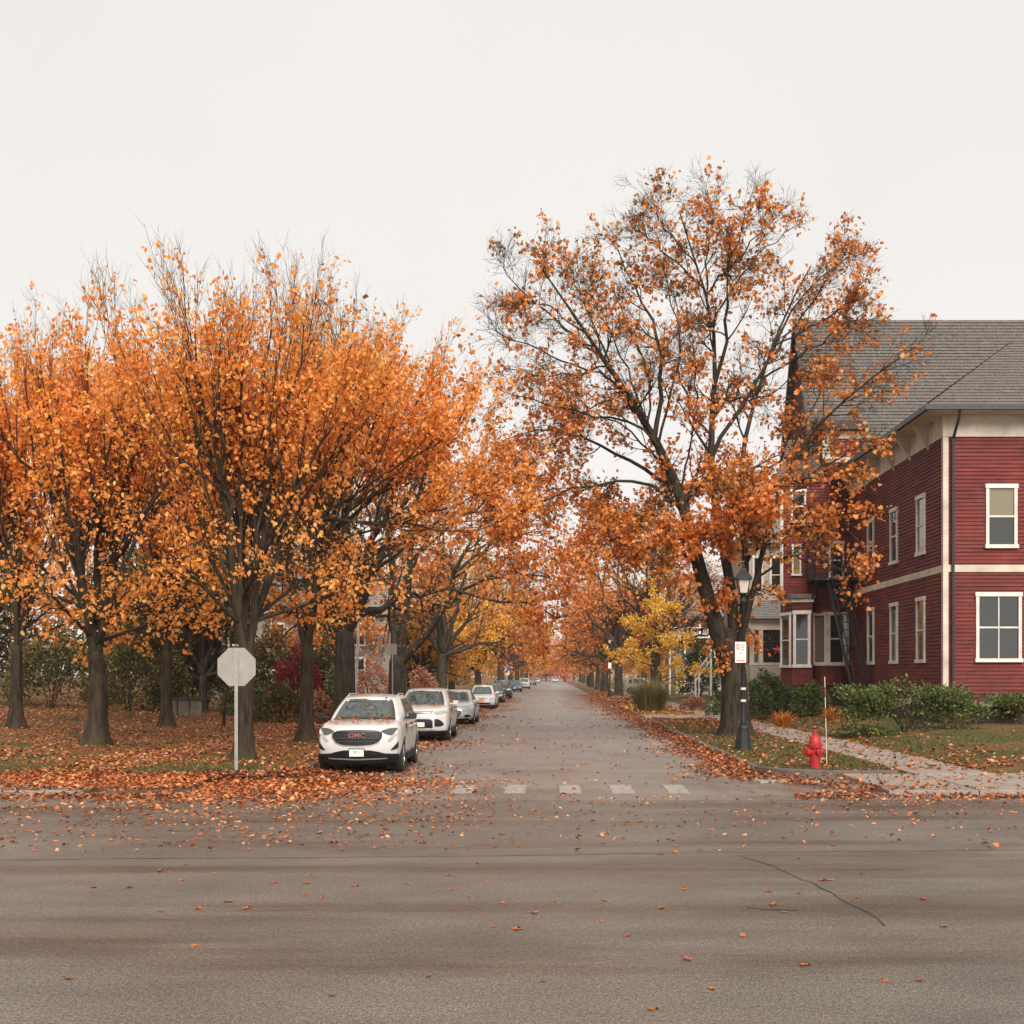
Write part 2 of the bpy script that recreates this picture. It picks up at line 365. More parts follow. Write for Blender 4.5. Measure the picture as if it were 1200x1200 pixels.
def lawn(name, xs, y0f, y1, mat, label):
    """lawn grid over columns xs; front edge y0f(x); skirt down to the road so the edge has depth"""
    nv = 60; V = []; Fq = []
    for x in xs:
        y0 = y0f(x)
        for j in range(nv):
            t = (j / (nv - 1)) ** 2.2; y = y0 + (y1 - y0) * t
            z = gzf(x, y) + (.025 * math.sin(x * 1.7 + y * .9) * math.sin(y * .63 + x * .4) if 0 < j < nv - 1 else 0)
            V.append((x, y, z))
    n = len(xs)
    for i in range(n - 1):
        for j in range(nv - 1):
            a = i * nv + j; Fq.append((a, a + nv, a + nv + 1, a + 1))
    b = len(V)
    for i in range(n): V.append((xs[i], V[i * nv][1], -.03))
    for i in range(n - 1): Fq.append((b + i, b + i + 1, (i + 1) * nv, i * nv))
    o = link(name, mesh_np(name, V, [Fq], smooth=False), mat)
    return tag(o, label, 'lawn', kind='structure')
RAD = 1.6
def yl(x):
    x2 = KL - .16 - RAD
    return YC_L + .16 if x <= x2 else YC_L + .16 + RAD - math.sqrt(max(0, RAD ** 2 - (x - x2) ** 2))
def yr(x):
    x2 = KR + .16 + RAD
    return YC_R + .16 if x >= x2 else YC_R + .16 + RAD - math.sqrt(max(0, RAD ** 2 - (x - x2) ** 2))
xsL = list(np.linspace(-160, -30, 6)) + list(np.linspace(-28, -8, 12)) + [KL - .16 - RAD * (1 - math.sin(a)) for a in np.linspace(0, math.pi / 2, 9)]
lawn('lawn', xsL, yl, Y_FAR, M['lawn_leafy'], 'lawn on the left corner carpeted with orange fallen leaves')
xsR1 = [KR + .16 + RAD * (1 - math.cos(a)) for a in np.linspace(0, math.pi / 2, 9)] + [6.6, 7.27]
lawn('lawn', xsR1, yr, 55.5, M['lawn_green'], 'green grass verge between kerb and sidewalk at the right corner')
lawn('lawn', [KR + .16, 5, 6, 7.27], lambda x: 61.5, Y_FAR, M['lawn_leafy'], 'leaf covered verge beyond the driveway on the right side')
lawn('lawn', [8.95, 9.5, 10.5, 12, 14, 18, 25, 40, 160], lambda x: YC_R + .16, Y_FAR, M['lawn_green'], 'front yards of the houses on the right behind the sidewalk')

def kerb(name, path, label, h=.14, wd=.16):
    mb = MB(); n = len(path); P = np.array(path, float); wd = wd
    t = np.gradient(P, axis=0); t /= np.linalg.norm(t, axis=1)[:, None]; nrm = np.stack([-t[:, 1], t[:, 0]], 1)
    vs = []
    for p, q in zip(P, nrm):
        for d, z in ((0, -.03), (.015, h - .02), (.035, h), (wd, h), (wd, -.03)): vs.append((p[0] + q[0] * d, p[1] + q[1] * d, z))
    fs = [(i * 5 + j, (i + 1) * 5 + j, (i + 1) * 5 + j + 1, i * 5 + j + 1) for i in range(n - 1) for j in range(4)]
    mb.add(vs, fs); return tag(mb.build(name, M['kerb']), label, 'kerb', kind='structure')
arcL = [(KL - RAD - .16 + (RAD + .16) * math.cos(a), YC_L + RAD + .16 - (RAD + .16) * math.sin(a)) for a in np.linspace(0, math.pi / 2, 10)]
kerb('kerb', [(-60, YC_L), (-20, YC_L)][:0] + [(KL, 400), (KL, 120), (KL, 60), (KL, 40), (KL, 30)][::1] + arcL + [(-12, YC_L), (-40, YC_L), (-150, YC_L)],
     'low concrete kerb along the left side of the street'.replace('left side', 'parked cars side'), h=.15) if False else None
def flip(p): return p[::-1]
kerb('kerb', flip([(KL, 400), (KL, 120), (KL, 60), (KL, 40), (KL, 30)] + arcL + [(-12, YC_L), (-40, YC_L), (-150, YC_L)]),
     'concrete kerb beside the parked cars, half buried in leaves', h=.15)
arcR = [(KR + RAD + .16 - (RAD + .16) * math.cos(a), YC_R + RAD + .16 - (RAD + .16) * math.sin(a)) for a in np.linspace(0, math.pi / 2, 10)]
kerb('kerb', [(KR, 55.4), (KR, 45), (KR, 35)] + arcR + [(7.1, YC_R)], 'short concrete kerb by the lamp post and hydrant', h=.15)if False else None
kerb('kerb', flip([(7.1, YC_R)] + arcR[::-1] + [(KR, 35), (KR, 45), (KR, 55.4)])[::1], 'short concrete kerb by the lamp post and hydrant', h=.15)
kerb('kerb', [(KR, 400), (KR, 200), (KR, 100), (KR, 61.6)], 'concrete kerb along the far verge on the right', h=.15)

def slabs(name, x0, x1, y0, y1, size, mat, label, lift=.0, along='y', skip=0):
    root = tag(bpy.data.objects.new(name, None), label, 'sidewalk', kind='structure'); col.objects.link(root)
    me = None; i = 0
    n = int((y1 - y0) / size) if along == 'y' else int((x1 - x0) / size)
    for k in range(n):
        if me is None:
            mb = MB(); g = .012
            if along == 'y': a, b, c, d = 0, x1 - x0, g, size - g
            else: a, b, c, d = g, size - g, 0, y1 - y0
            zt = .0
            mb.add([(a, c, -.14), (b, c, -.14), (b, d, -.14), (a, d, -.14), (a, c, zt - .01), (b, c, zt - .01), (b, d, zt - .01), (a, d, zt - .01),
                    (a + .015, c + .015, zt), (b - .015, c + .015, zt), (b - .015, d - .015, zt), (a + .015, d - .015, zt)],
                   [(0, 1, 5, 4), (1, 2, 6, 5), (2, 3, 7, 6), (3, 0, 4, 7), (4, 5, 9, 8), (5, 6, 10, 9), (6, 7, 11, 10), (7, 4, 8, 11), (8, 9, 10, 11)])
            o = mb.build('slab', mat, root); me = o.data
        else: o = link('slab', me, None, root)
        o.location = (x0, y0 + k * size, lift + random.uniform(-.006, .006)) if along == 'y' else (x0 + k * size, y0, lift + random.uniform(-.006, .006))
        o.rotation_euler = (random.uniform(-.004, .004), random.uniform(-.004, .004), 0)
    return root
slabs('sidewalk', 7.30, 8.92, 24.0, 96, 1.55, M['concrete'], 'pale concrete sidewalk passing the shrubs of the red house', .135)
sheet_far = sheet('sidewalk', 7.30, 8.92, 96.1, 400, .13, M['concrete']); tag(sheet_far, 'far stretch of sidewalk on the right under the trees', 'sidewalk', kind='structure')
slabs('sidewalk', -10.5, -8.9, 24.1, 75, 1.55, M['concrete'], 'leaf strewn sidewalk crossing the lawn behind the stop sign', .142)
slabs('sidewalk', -45, -6.6, 20.9, 23.86, 1.6, M['concrete'], 'low concrete pavement strip along the cross street at the left corner', .095, 'x')
slabs('sidewalk', 5.9, 40, 21.0, 24.5, 1.6, M['concrete'], 'low concrete pavement strip along the cross street below the hydrant', .095, 'x')
mb = MB(); mb.box(KR + .02, 7.28, 55.6, 61.4, -.1, .12); tag(mb.build('driveway_apron', M['concrete']), 'short concrete driveway apron between the two right verges', 'driveway', kind='structure')

# road markings and cracks
xw = tag(bpy.data.objects.new('crosswalk', None), 'row of worn white crosswalk bars across the street mouth', 'crosswalk', kind='structure'); col.objects.link(xw)
for px, wpx in ((488, 26), (546, 22), (605.5, 23), (667.5, 24), (727, 26), (790, 24)):
    x0, x1 = PX(px - wpx / 2, 22.5), PX(px + wpx / 2, 22.5); mbk = MB(); e = 12; vs = []
    for k in range(e + 1):
        y = 21.25 + 1.75 * k / e; vs += [(x0 + random.uniform(-.02, .02), y, .004), (x1 + random.uniform(-.02, .02), y, .004)]
    mbk.add(vs, [(2 * k, 2 * k + 1, 2 * k + 3, 2 * k + 2) for k in range(e)]); mbk.build('crosswalk_bar', M['worn_paint'], xw)
def crack(pts, wd, label):
    P = []
    for a, b in zip(pts[:-1], pts[1:]):
        n = max(2, int(math.dist(a, b) / .25))
        P += [(a[0] + (b[0] - a[0]) * k / n, a[1] + (b[1] - a[1]) * k / n) for k in range(n)]
    P.append(pts[-1]); mb = MB(); vs = []
    for i, p in enumerate(P):
        q = P[min(i + 1, len(P) - 1)]; o = P[max(i - 1, 0)]; d = np.array((q[0] - o[0], q[1] - o[1])); d /= np.linalg.norm(d) + 1e-9
        j = random.uniform(-.03, .03); ww = wd * random.uniform(.3, 1.1)
        vs += [(p[0] - d[1] * (j - ww), p[1] + d[0] * (j - ww), .004), (p[0] - d[1] * (j + ww), p[1] + d[0] * (j + ww), .004)]
    mb.add(vs, [(2 * i, 2 * i + 2, 2 * i + 3, 2 * i + 1) for i in range(len(P) - 1)])
    return tag(mb.build('road_crack', M['tar']), label, 'crack', kind='structure')
def gpt(px, py): Y = F * H / (py - VY); return (PX(px, Y), Y)
crack([gpt(0, 1008), gpt(190, 1006), gpt(420, 1005), gpt(640, 1002), gpt(860, 999), gpt(1012, 998), gpt(1200, 996)]  , .012, 'long thin seam running across the whole cross street')
crack([gpt(868, 1003), gpt(905, 1015), gpt(950, 1035), gpt(985, 1053), gpt(1040, 1085)], .014, 'diagonal crack branching from the seam at right')
crack([gpt(875, 1064), gpt(900, 1066), gpt(935, 1068)], .02, 'short dark crack below the diagonal one')
0 and crack([gpt(650, 944), gpt(652, 930), gpt(655, 912), gpt(652, 870)], .012, 'thin crack running up the middle of the street')

# ---------------------------------------------------------------- leaves and plants
LT = np.array([(0, 0, 0), (-.34, .32, .10), (-.26, .72, .06), (0, 1, -.05), (.26, .72, .06), (.34, .32, .10)])
LQ = np.array([(0, 1, 2, 3), (0, 3, 4, 5)])
LOBE = np.array([(0, 0, 0), (-.5, .22, .05), (-.30, .42, .03), (-.48, .78, .10), (-.12, .68, 0), (0, 1.05, -.05), (.12, .68, 0), (.48, .78, .10), (.30, .42, .03), (.5, .22, .05)])
LOBEF = [np.array([(0, 1, 2, 5), (2, 3, 4, 5), (0, 5, 8, 9), (5, 6, 7, 8)])]
DT = np.array([(0, 0, 0), (-.36, .45, .05), (0, 1, -.03), (.36, .45, .05)]); DQ = np.array([(0, 1, 2, 3)])
def unit(a): return a / (np.linalg.norm(a, axis=-1, keepdims=True) + 1e-9)
def leaves_np(P, D, size, tmpl='oval', flat=None):
    """P positions (n,3), D leaf axes (n,3); returns V, faces"""
    n = len(P); T, Q = {'oval': (LT, LQ), 'maple': (LOBE, LOBEF[0]), 'diamond': (DT, DQ)}[tmpl]
    D = unit(D)
    up = rng.normal(size=(n, 3)) if flat is None else flat
    S = unit(np.cross(D, up)); N = np.cross(S, D)
    sz = (np.full(n, size) if np.isscalar(size) else size) * rng.uniform(.5, 1.45, n); cu = rng.uniform(-.6, 2.6, n)[:, None, None]; wd_ = rng.uniform(.7, 1.2, n)[:, None, None]
    V = P[:, None, :] + sz[:, None, None] * (T[None, :, 0:1] * wd_ * S[:, None, :] + T[None, :, 1:2] * D[:, None, :] + T[None, :, 2:3] * cu * N[:, None, :])
    k = len(T); Fq = (np.arange(n) * k)[:, None, None] + Q[None]
    return V.reshape(-1, 3), Fq.reshape(-1, Q.shape[1])
def leaf_obj(name, P, D, size, mat, parent=None, tmpl='oval', flat=None):
    V, Fq = leaves_np(P, D, size, tmpl, flat); return link(name, mesh_np(name, V, [Fq]), mat, parent)

def tubes_np(groups):
    """groups: list of (P[B,N,3], R[B,N], k)"""
    Vs, Fs, base = [], [], 0
    for P, Rr, k in groups:
        B, N, _ = P.shape
        if B == 0: continue
        t = np.gradient(P, axis=1); t = unit(t)
        g = unit(P[:, -1] - P[:, 0]); ref = np.where(np.abs(g[:, 2:3]) < .8, np.array([[0, 0, 1.]]), np.array([[1., 0, 0]]))
        u = unit(np.cross(ref[:, None, :], t)); v = np.cross(t, u)
        a = 2 * np.pi * np.arange(k) / k
        ring = P[:, :, None, :] + Rr[:, :, None, None] * (u[:, :, None, :] * np.cos(a)[None, None, :, None] + v[:, :, None, :] * np.sin(a)[None, None, :, None])
        Vs.append(ring.reshape(-1, 3))
        b, i, j = np.meshgrid(np.arange(B), np.arange(N - 1), np.arange(k), indexing='ij')
        o = base + b * N * k
        q = np.stack([o + i * k + j, o + i * k + (j + 1) % k, o + (i + 1) * k + (j + 1) % k, o + (i + 1) * k + j], -1)
        Fs.append(q.reshape(-1, 4)); base += B * N * k
    return np.concatenate(Vs), [np.concatenate(Fs)]

def resample(pts, n):
    pts = np.asarray(pts, float); d = np.r_[0, np.cumsum(np.linalg.norm(np.diff(pts, axis=0), axis=1))]
    # Catmull-Rom like smoothing by interpolating then averaging
    t = np.linspace(0, d[-1], n); out = np.stack([np.interp(t, d, pts[:, i]) for i in range(3)], 1)
    for _ in range(2): out[1:-1] = .25 * out[:-2] + .5 * out[1:-1] + .25 * out[2:]
    return out

def sprout(P, Rr, n, tr, ang, ln, trop=0.2, N=5, wob=.12, taper=.25, rr=.55, rmin=.004, droop=0.0):
    """n children for each parent branch; all vectorised"""
    B, NP, _ = P.shape
    t = rng.uniform(tr[0], tr[1], (B, n)) ; t = np.sort(t, axis=1)
    x = t * (NP - 1); i = np.clip(x.astype(int), 0, NP - 2); f = (x - i)[..., None]
    bi = np.arange(B)[:, None]
    p0 = P[bi, i] * (1 - f) + P[bi, i + 1] * f
    pr = (Rr[bi, i] * (1 - f[..., 0]) + Rr[bi, i + 1] * f[..., 0])
    tan = unit(P[bi, i + 1] - P[bi, i])
    rnd = unit(np.cross(tan, rng.normal(size=(B, n, 3))))
    a = np.radians(rng.uniform(ang[0], ang[1], (B, n, 1)))
    d = tan * np.cos(a) + rnd * np.sin(a)
    L = rng.uniform(ln[0], ln[1], (B, n)) * (1.15 - .55 * t)
    C = np.empty((B * n, N, 3)); p = p0.reshape(-1, 3); d = unit(d.reshape(-1, 3)); L = L.ravel(); C[:, 0] = p
    for s in range(1, N):
        d = unit(d + rng.normal(size=d.shape) * wob + np.array([0, 0, trop / N * 2 - droop * s / N]))
        p = p + d * (L / (N - 1))[:, None]; C[:, s] = p
    r0 = np.minimum(pr.ravel() * rr, .04 * L + .004); r0 = np.maximum(r0, rmin)
    Rc = r0[:, None] * np.linspace(1, taper, N)[None]
    return C, Rc

def twig_leaves(P, per, tr=(.15, 1.0), spread=.06, down=.7, keep=None):
    B, N, _ = P.shape
    if keep is not None: P = P[keep]; B = len(P)
    t = rng.uniform(tr[0], tr[1], (B, per)); x = t * (N - 1); i = np.clip(x.astype(int), 0, N - 2); f = (x - i)[..., None]
    bi = np.arange(B)[:, None]; q = P[bi, i] * (1 - f) + P[bi, i + 1] * f
    q = q.reshape(-1, 3) + rng.normal(size=(B * per, 3)) * spread
    d = rng.normal(size=(B * per, 3)) * .75 + np.array([0, 0, -down])
    return q, d

def flared_trunk(pts, r0, r1, k=14, flare=1.6, seed=0):
    """trunk tube with buttress flare and slightly irregular section; returns V, F"""
    pts = resample(pts, 22); n = len(pts); rr = np.random.default_rng(seed); ph = rr.uniform(0, 6.28, 4); V = []
    t = np.gradient(pts, axis=0); t = unit(t)
    for i in range(n):
        s = i / (n - 1); h = np.linalg.norm(pts[i] - pts[0]); r = (r0 + (r1 - r0) * s) * (1 + (flare - 1) * math.exp(-h / .34)) * math.sqrt(max(.0004, 1 - max(0, (s - .84) / .16) ** 2))
        u = np.array((1., 0, 0)); u = unit(u - t[i] * np.dot(u, t[i])); v = np.cross(t[i], u)
        for j in range(k):
            a = 2 * math.pi * j / k; fl = math.exp(-h / .35)
            q = r * (1 + .05 * math.sin(3 * a + ph[0]) + .04 * math.sin(5 * a + ph[1] + s * 2) + fl * .16 * math.sin(4 * a + ph[2]))
            V.append(pts[i] + q * (u * math.cos(a) + v * math.sin(a)))
    Fq = [(i * k + j, i * k + (j + 1) % k, (i + 1) * k + (j + 1) % k, (i + 1) * k + j) for i in range(n - 1) for j in range(k)]
    return np.array(V), np.array(Fq)

def join_np(parts):
    Vs, Fs, b = [], [], 0
    for V, Fl in parts:
        Vs.append(V); Fs.append(np.asarray(Fl) + b); b += len(V)
    return np.concatenate(Vs), [np.concatenate(Fs)]

def assemble(root, trunk_parts, groups, leafPD, lsize, bark, leafm, tmpl='oval'):
    off = np.array(root.location)
    V, Fq = join_np(trunk_parts); link('trunk', mesh_np('trunk', V - off, Fq, True), bark, root)
    V, Fq = tubes_np(groups); link('branches', mesh_np('branches', V - off, Fq, True), bark, root)
    q = np.concatenate([a for a, _ in leafPD]) - off; d = np.concatenate([b for _, b in leafPD])
    return leaf_obj('crown', q, d, lsize, leafm, root, tmpl)

# --- tall vase-shaped orange street trees
def vase_tree(label, base, trunk_top, r0, stems, bark, leafm, per=7, lsize=.13, scale=1.0, outs=7, group=None, seed=1, dens=1.0, topbare=.75):
    global rng
    rng = np.random.default_rng(seed)
    root = thing('maple_tree', label, 'tree', tuple(base), 0, group)
    tt = np.array(trunk_top, float); b = np.array(base, float)
    mid = (b + tt) / 2 + np.array([rng.normal() * .04, 0, 0])
    tr = [flared_trunk([b - np.array([0, 0, .05]), mid, tt], r0, r0 * .88, 16, 2.0, seed)]
    S, SR = [], []
    order = sorted(range(len(stems)), key=lambda q: abs(stems[q][0] ** 2 + stems[q][1] ** 2 - 2.2)); mains = order[:4]
    for q in mains + [o_ for o_ in order if o_ not in mains]:
        dx, dy, dz, c = stems[q]; e = np.array((dx, dy, dz), float) * scale; end = tt + e
        if q in mains: st = tt - np.array([0, 0, .45]); rad = r0 * .52
        else:
            m = min(range(len(mains)), key=lambda w_: np.linalg.norm(S[w_][5, :2] - (tt + e * .45)[:2])); st = S[m][rng.integers(1, 5)]; rad = r0 * rng.uniform(.20, .32)
        v = end - st; k = np.array((v[0] * .30 + c, v[1] * .30, v[2] * .42))
        pts = resample([st, st + k * .5, st + k, st + (k + v) / 2 + np.array([v[0] * .04, v[1] * .04, 0]), end], 10)
        pts[1:-1] += rng.normal(size=(8, 3)) * .05
        S.append(pts); SR.append(np.linspace(rad, .012, 10))
    S = np.array(S); SR = np.array(SR)
    up = tt - np.array([0, 0, .2])
    out = []; outR = []
    for k in range(outs):
        a = 2 * math.pi * (k + rng.uniform(-.3, .3)) / outs; el = rng.uniform(.25, .65); Ln = rng.uniform(2.6, 4.2) * scale
        d = np.array((math.cos(a) * math.cos(el), math.sin(a) * math.cos(el), math.sin(el)))
        st = up + np.array((0, 0, rng.uniform(.2, 2.0) * scale))
        out.append(resample([st, st + d * Ln * .4, st + d * Ln * .75 + np.array((0, 0, .1)), st + d * Ln + np.array((0, 0, -.15))], 10)); outR.append(np.linspace(r0 * .28, .012, 10))
    out = np.array(out); outR = np.array(outR)
    A, AR = sprout(S, SR, 9, (.15, .95), (8, 24), (2.0 * scale, 3.9 * scale), .45, 8, .05)
    Bq, BR = sprout(A, AR, 7, (.15, .95), (10, 30), (.8 * scale, 1.9 * scale), .4, 6, .07, rmin=.005)
    O1, O1R = sprout(out, outR, 9, (.2, 1), (25, 60), (.8 * scale, 1.8 * scale), -.05, 6, .12, droop=.12)
    C1, C1R = sprout(Bq, BR, 3, (.2, 1), (14, 45), (.3, .8 * scale), .25, 4, .1, rmin=.004)
    O2, O2R = sprout(O1, O1R, 5, (.15, 1), (25, 60), (.3, .8 * scale), -.1, 4, .14, droop=.1)
    zmax = S[:, -1, 2].max(); zmin = tt[2]
    def keep(Pq, lo=.1):
        h = (Pq[:, 1, 2] - zmin) / (zmax - zmin); pr = np.clip((1.0 - h) / (1.0 - topbare), .06, 1) * dens
        return rng.uniform(size=len(Pq)) < np.clip(pr, lo, 1)
    LP = [twig_leaves(Bq, per, spread=.07, keep=keep(Bq)), twig_leaves(C1, per, spread=.06, keep=keep(C1)),
          twig_leaves(O1, per, spread=.08), twig_leaves(O2, per, spread=.08), twig_leaves(A, per * 2, (.3, 1), .12, keep=keep(A))]
    assemble(root, tr, [(S, SR, 8), (out, outR, 6), (A, AR, 5), (Bq, BR, 4), (O1, O1R, 4), (C1, C1R, 3), (O2, O2R, 3)], LP, lsize, bark, leafm)
    return root
def at(px, py_base, Y):
    x = PX(px, Y); return np.array((x, Y, gzf(x, Y)))
YA = 27.9
bA = at(285, 0, YA)
def fan(n, sx, top, shx, seed):
    r_ = np.random.default_rng(seed); out = []
    for k in range(n):
        a = 2.4 * k; q = math.sqrt((k + .5) / n); dx = math.cos(a) * q * sx + shx * (.3 + .7 * q); dy = math.sin(a) * q * sx * .75
        out.append((dx, dy, top * (1 - .40 * q * q) + r_.normal() * .3, dx * .06))
    return out
vase_tree('tall orange maple with three stems just behind the stop sign', bA, bA + np.array((.08, 0, 2.75)), .205,
          fan(19, 3.1, 8.0, .1, 1),
          M['bark_brown'], M['leaf_orange'], per=5, lsize=.105, seed=11, outs=6)
YB = 35.6
bB = at(358, 0, YB)
vase_tree('orange maple with a straight grey trunk beside the white car nearest the corner', bB, bB + np.array((.05, 0, 3.1)), .205,
          fan(19, 3.5, 9.3, 1.9, 2) + [(5.6, .2, 4.4, .8), (5.0, -1, 3.0, .8), (4.6, 1.2, 6.4, .4)],
          M['bark_brown'], M['leaf_orange'], per=5, lsize=.12, seed=12)
bC = at(112, 0, 33.0)
vase_tree('orange maple standing left of the one behind the stop sign', bC, bC + np.array((0, 0, 2.7)), .25,
          fan(17, 3.3, 8.6, .2, 3),
          M['bark_brown'], M['leaf_orange'], per=5, lsize=.12, seed=13)

bE = at(196, 0, 44.0)
vase_tree('orange maple further back on the lawn, between two nearer maples', bE, bE + np.array((0, 0, 2.9)), .2, fan(19, 4.0, 9.6, -.2, 5), M['bark_brown'], M['leaf_orange'], per=5, lsize=.14, seed=15)
bF = at(20, 0, 40.0)
vase_tree('orange maple at the far left end of the lawn', bF, bF + np.array((0, 0, 2.9)), .2, fan(17, 3.8, 9.0, 0, 6), M['bark_brown'], M['leaf_orange'], per=5, lsize=.135, seed=16)
# --- the big spreading maple at the right, limbs laid out one by one
rng = np.random.default_rng(21)
YM = 39.0
bM = at(862, 0, YM)
def limb(pts, dy0, dy1, n=12):
    m = len(pts); out = []
    for i, (px, py) in enumerate(pts):
        py = py if py > 420 else 420 - (420 - py) * .90; px = px if py > 520 else 820 + (px - 820) * 1.04
        Y = YM + dy0 + (dy1 - dy0) * (i / (m - 1)) ** 1.3; out.append((PX(px, Y), Y, PZ(py, Y)))
    return resample(out, n)
main = thing('maple_tree', 'huge spreading maple with thin rust leaves beside the lamp post', 'tree', tuple(bM))
tr = [flared_trunk([bM - np.array((0, 0, .05)), limb([(860, 800), (857, 770)], 0, 0)[0], limb([(857, 770), (852, 735)], 0, 0)[-1]], .44, .40, 18, 1.75, 3)]
limbs = [  # points in the picture plane of the tree, start depth, end depth, start radius
    ([(857, 792), (851, 764), (846, 752), (832, 712), (815, 665), (805, 582), (775, 525), (758, 495), (735, 450), (709, 418), (690, 390), (668, 340), (640, 300)], 0, -2.2, .36),
    ([(857, 792), (861, 764), (866, 752), (866, 715), (858, 680), (846, 640), (834, 580), (826, 513), (838, 460), (844, 372), (828, 333), (809, 283), (798, 232)], 0, 1.2, .25),
    ([(857, 792), (862, 764), (868, 745), (878, 700), (880, 660), (868, 620), (862, 560), (868, 520), (880, 470), (898, 420), (908, 380), (925, 335), (945, 300)], 0, 2.2, .19),
    ([(857, 792), (864, 764), (872, 730), (885, 690), (895, 640), (905, 590), (930, 525), (950, 500), (980, 470), (1015, 440), (1050, 415)], 0, -2.5, .15),
]
subs = [
    ([(771, 515), (774, 480), (780, 425), (778, 395), (759, 352), (735, 300), (716, 262)], -1.1, .8, .11),
    ([(780, 532), (767, 500), (700, 487), (640, 470), (590, 455)], -1, -3.5, .06),
    ([(800, 575), (770, 560), (732, 533), (690, 515), (640, 500), (600, 515)], -.5, 2.5, .09),
    ([(806, 600), (790, 575), (740, 560), (700, 568), (656, 578), (610, 600), (580, 640)], -.4, -3, .08),
    ([(735, 452), (700, 430), (650, 415), (610, 395), (585, 380)], -1.6, -3, .05),
    ([(712, 425), (690, 405), (655, 370), (615, 330), (598, 300)], -1.8, -.5, .05),
    ([(842, 450), (855, 400), (851, 314), (866, 257), (872, 225)], .6, -1.5, .09),
    ([(830, 540), (850, 500), (890, 441), (909, 395), (928, 345), (975, 300), (990, 285)], .5, 3.5, .10),
    ([(845, 372), (862, 330), (890, 280), (925, 250)], .9, 2.5, .05),
    ([(828, 333), (800, 300), (765, 270), (752, 235)], 1, -.5, .045),
    ([(758, 495), (765, 440), (745, 400), (735, 350), (700, 310)], -1.2, 1.5, .05),
    ([(890, 436), (930, 415), (970, 385), (1005, 360)], 1, -1, .05),
    ([(815, 670), (780, 640), (740, 625), (700, 640), (670, 660)], -.2, -3.5, .08),
    ([(812, 650), (800, 620), (770, 600), (720, 610), (680, 600)], -.2, 3.5, .07),
    ([(880, 660), (900, 630), (940, 615), (985, 610), (1010, 640)], 0, -3.2, .08),
    ([(885, 690), (920, 650), (960, 660), (1000, 670)], 0, 2.0, .06),
    ([(846, 650), (850, 620), (860, 600), (850, 590)], .1, -4.0, .07),
    ([(850, 640), (870, 610), (900, 570), (930, 570)], .1, -4.2, .07),
    ([(815, 660), (810, 640), (790, 630), (760, 650)], -.1, -4.0, .06),
    ([(905, 590), (930, 580), (965, 545), (1000, 530), (1030, 520)], -.5, -2.2, .06),
    ([(862, 560), (890, 545), (920, 540), (950, 470), (975, 420)], .4, 2.5, .06),
    ([(826, 513), (800, 480), (790, 430), (800, 380), (790, 330)], .4, 3.0, .06),
    ([(838, 460), (870, 470), (905, 460), (940, 430)], .5, -2.5, .05),
    ([(700, 487), (660, 505), (630, 540), (600, 560)], -2, -1, .035),
    ([(866, 720), (880, 735), (888, 745), (884, 760)], -.2, -.8, .03),
    ([(850, 700), (838, 690), (832, 700), (826, 715)], -.2, -.9, .03),
    ([(860, 715), (870, 700), (900, 690), (915, 700)], -.1, -1.4, .04),
    ([(858, 690), (856, 680), (850, 690), (846, 705)], -.2, -1.0, .03),
    ([(758, 495), (742, 440), (716, 380), (692, 322)], -1.2, .8, .05), ([(735, 450), (702, 385), (682, 325), (664, 285)], -1.5, .6, .05), ([(775, 525), (790, 470), (802, 410), (792, 350), (775, 290)], -1, 2.2, .06),
    ([(805, 582), (815, 520), (820, 460), (812, 400)], -.4, -2.4, .05), ([(790, 560), (760, 520), (722, 492), (680, 462), (650, 450)], -.7, 2.8, .05), ([(898, 420), (930, 370), (962, 322), (985, 282)], 1.2, 3.2, .05),
    ([(848, 330), (880, 272), (905, 236)], 1, -1, .045), ([(838, 350), (832, 300), (838, 250), (832, 212)], 1, 2.2, .045), ([(690, 390), (650, 350), (622, 345), (600, 352)], -1.9, -.5, .035), ([(720, 430), (675, 440), (630, 440), (595, 425)], -1.7, .5, .04),
    ([(772, 515), (750, 470), (720, 440), (700, 400)], -1.1, -3.2, .05), ([(830, 300), (800, 262), (775, 240), (768, 215)], 1.1, -1, .035), ([(905, 400), (945, 380), (985, 350), (1005, 318)], 1.6, -.5, .045),
    ([(845, 745), (840, 752), (846, 765), (850, 775)], -.35, -.6, .02),
]
LM = np.array([limb(p, a, b) for p, a, b, r in limbs]); LMR = np.array([.022 + (r * .88 - .022) * np.linspace(1, 0, 12) ** 1.25 for *_, r in limbs])
LS = np.array([limb(p, a, b) for p, a, b, r in subs]); LSR = np.array([np.linspace(r * .8, .012, 12) for *_, r in subs])
LS[:, 1:-1] += rng.normal(size=LS[:, 1:-1].shape) * .05
fineL = np.concatenate([np.stack([np.interp(np.linspace(0, 11, 60), np.arange(12), L_[:, q]) for q in range(3)], 1) for L_ in LM])   # every side limb starts on a main limb
for q in range(len(LS)):
    wgt = np.array((1., .35, 1.)); nb = fineL[np.argmin(np.linalg.norm((fineL - LS[q, 0]) * wgt, axis=1))]
    LS[q] += (nb - LS[q, 0])[None] * (np.linspace(1, 0, 12) ** 1.3)[:, None]
BIG = np.array([r >= .0345 and len(p) > 2 and not (r == .04 and p[0] == (860, 715)) for p, a, b, r in subs])
A1, A1R = sprout(LM, LMR, 15, (.35, 1), (25, 62), (1.0, 2.6), .16, 7, .13)
A2, A2R = sprout(LS[BIG], LSR[BIG], 10, (.2, 1), (28, 65), (.7, 2.0), .12, 7, .14)
A3, A3R = sprout(LS[~BIG], LSR[~BIG], 8, (.1, 1), (40, 80), (.3, .8), -.1, 5, .15)
A = np.concatenate([A1, A2]); AR = np.concatenate([A1R, A2R])
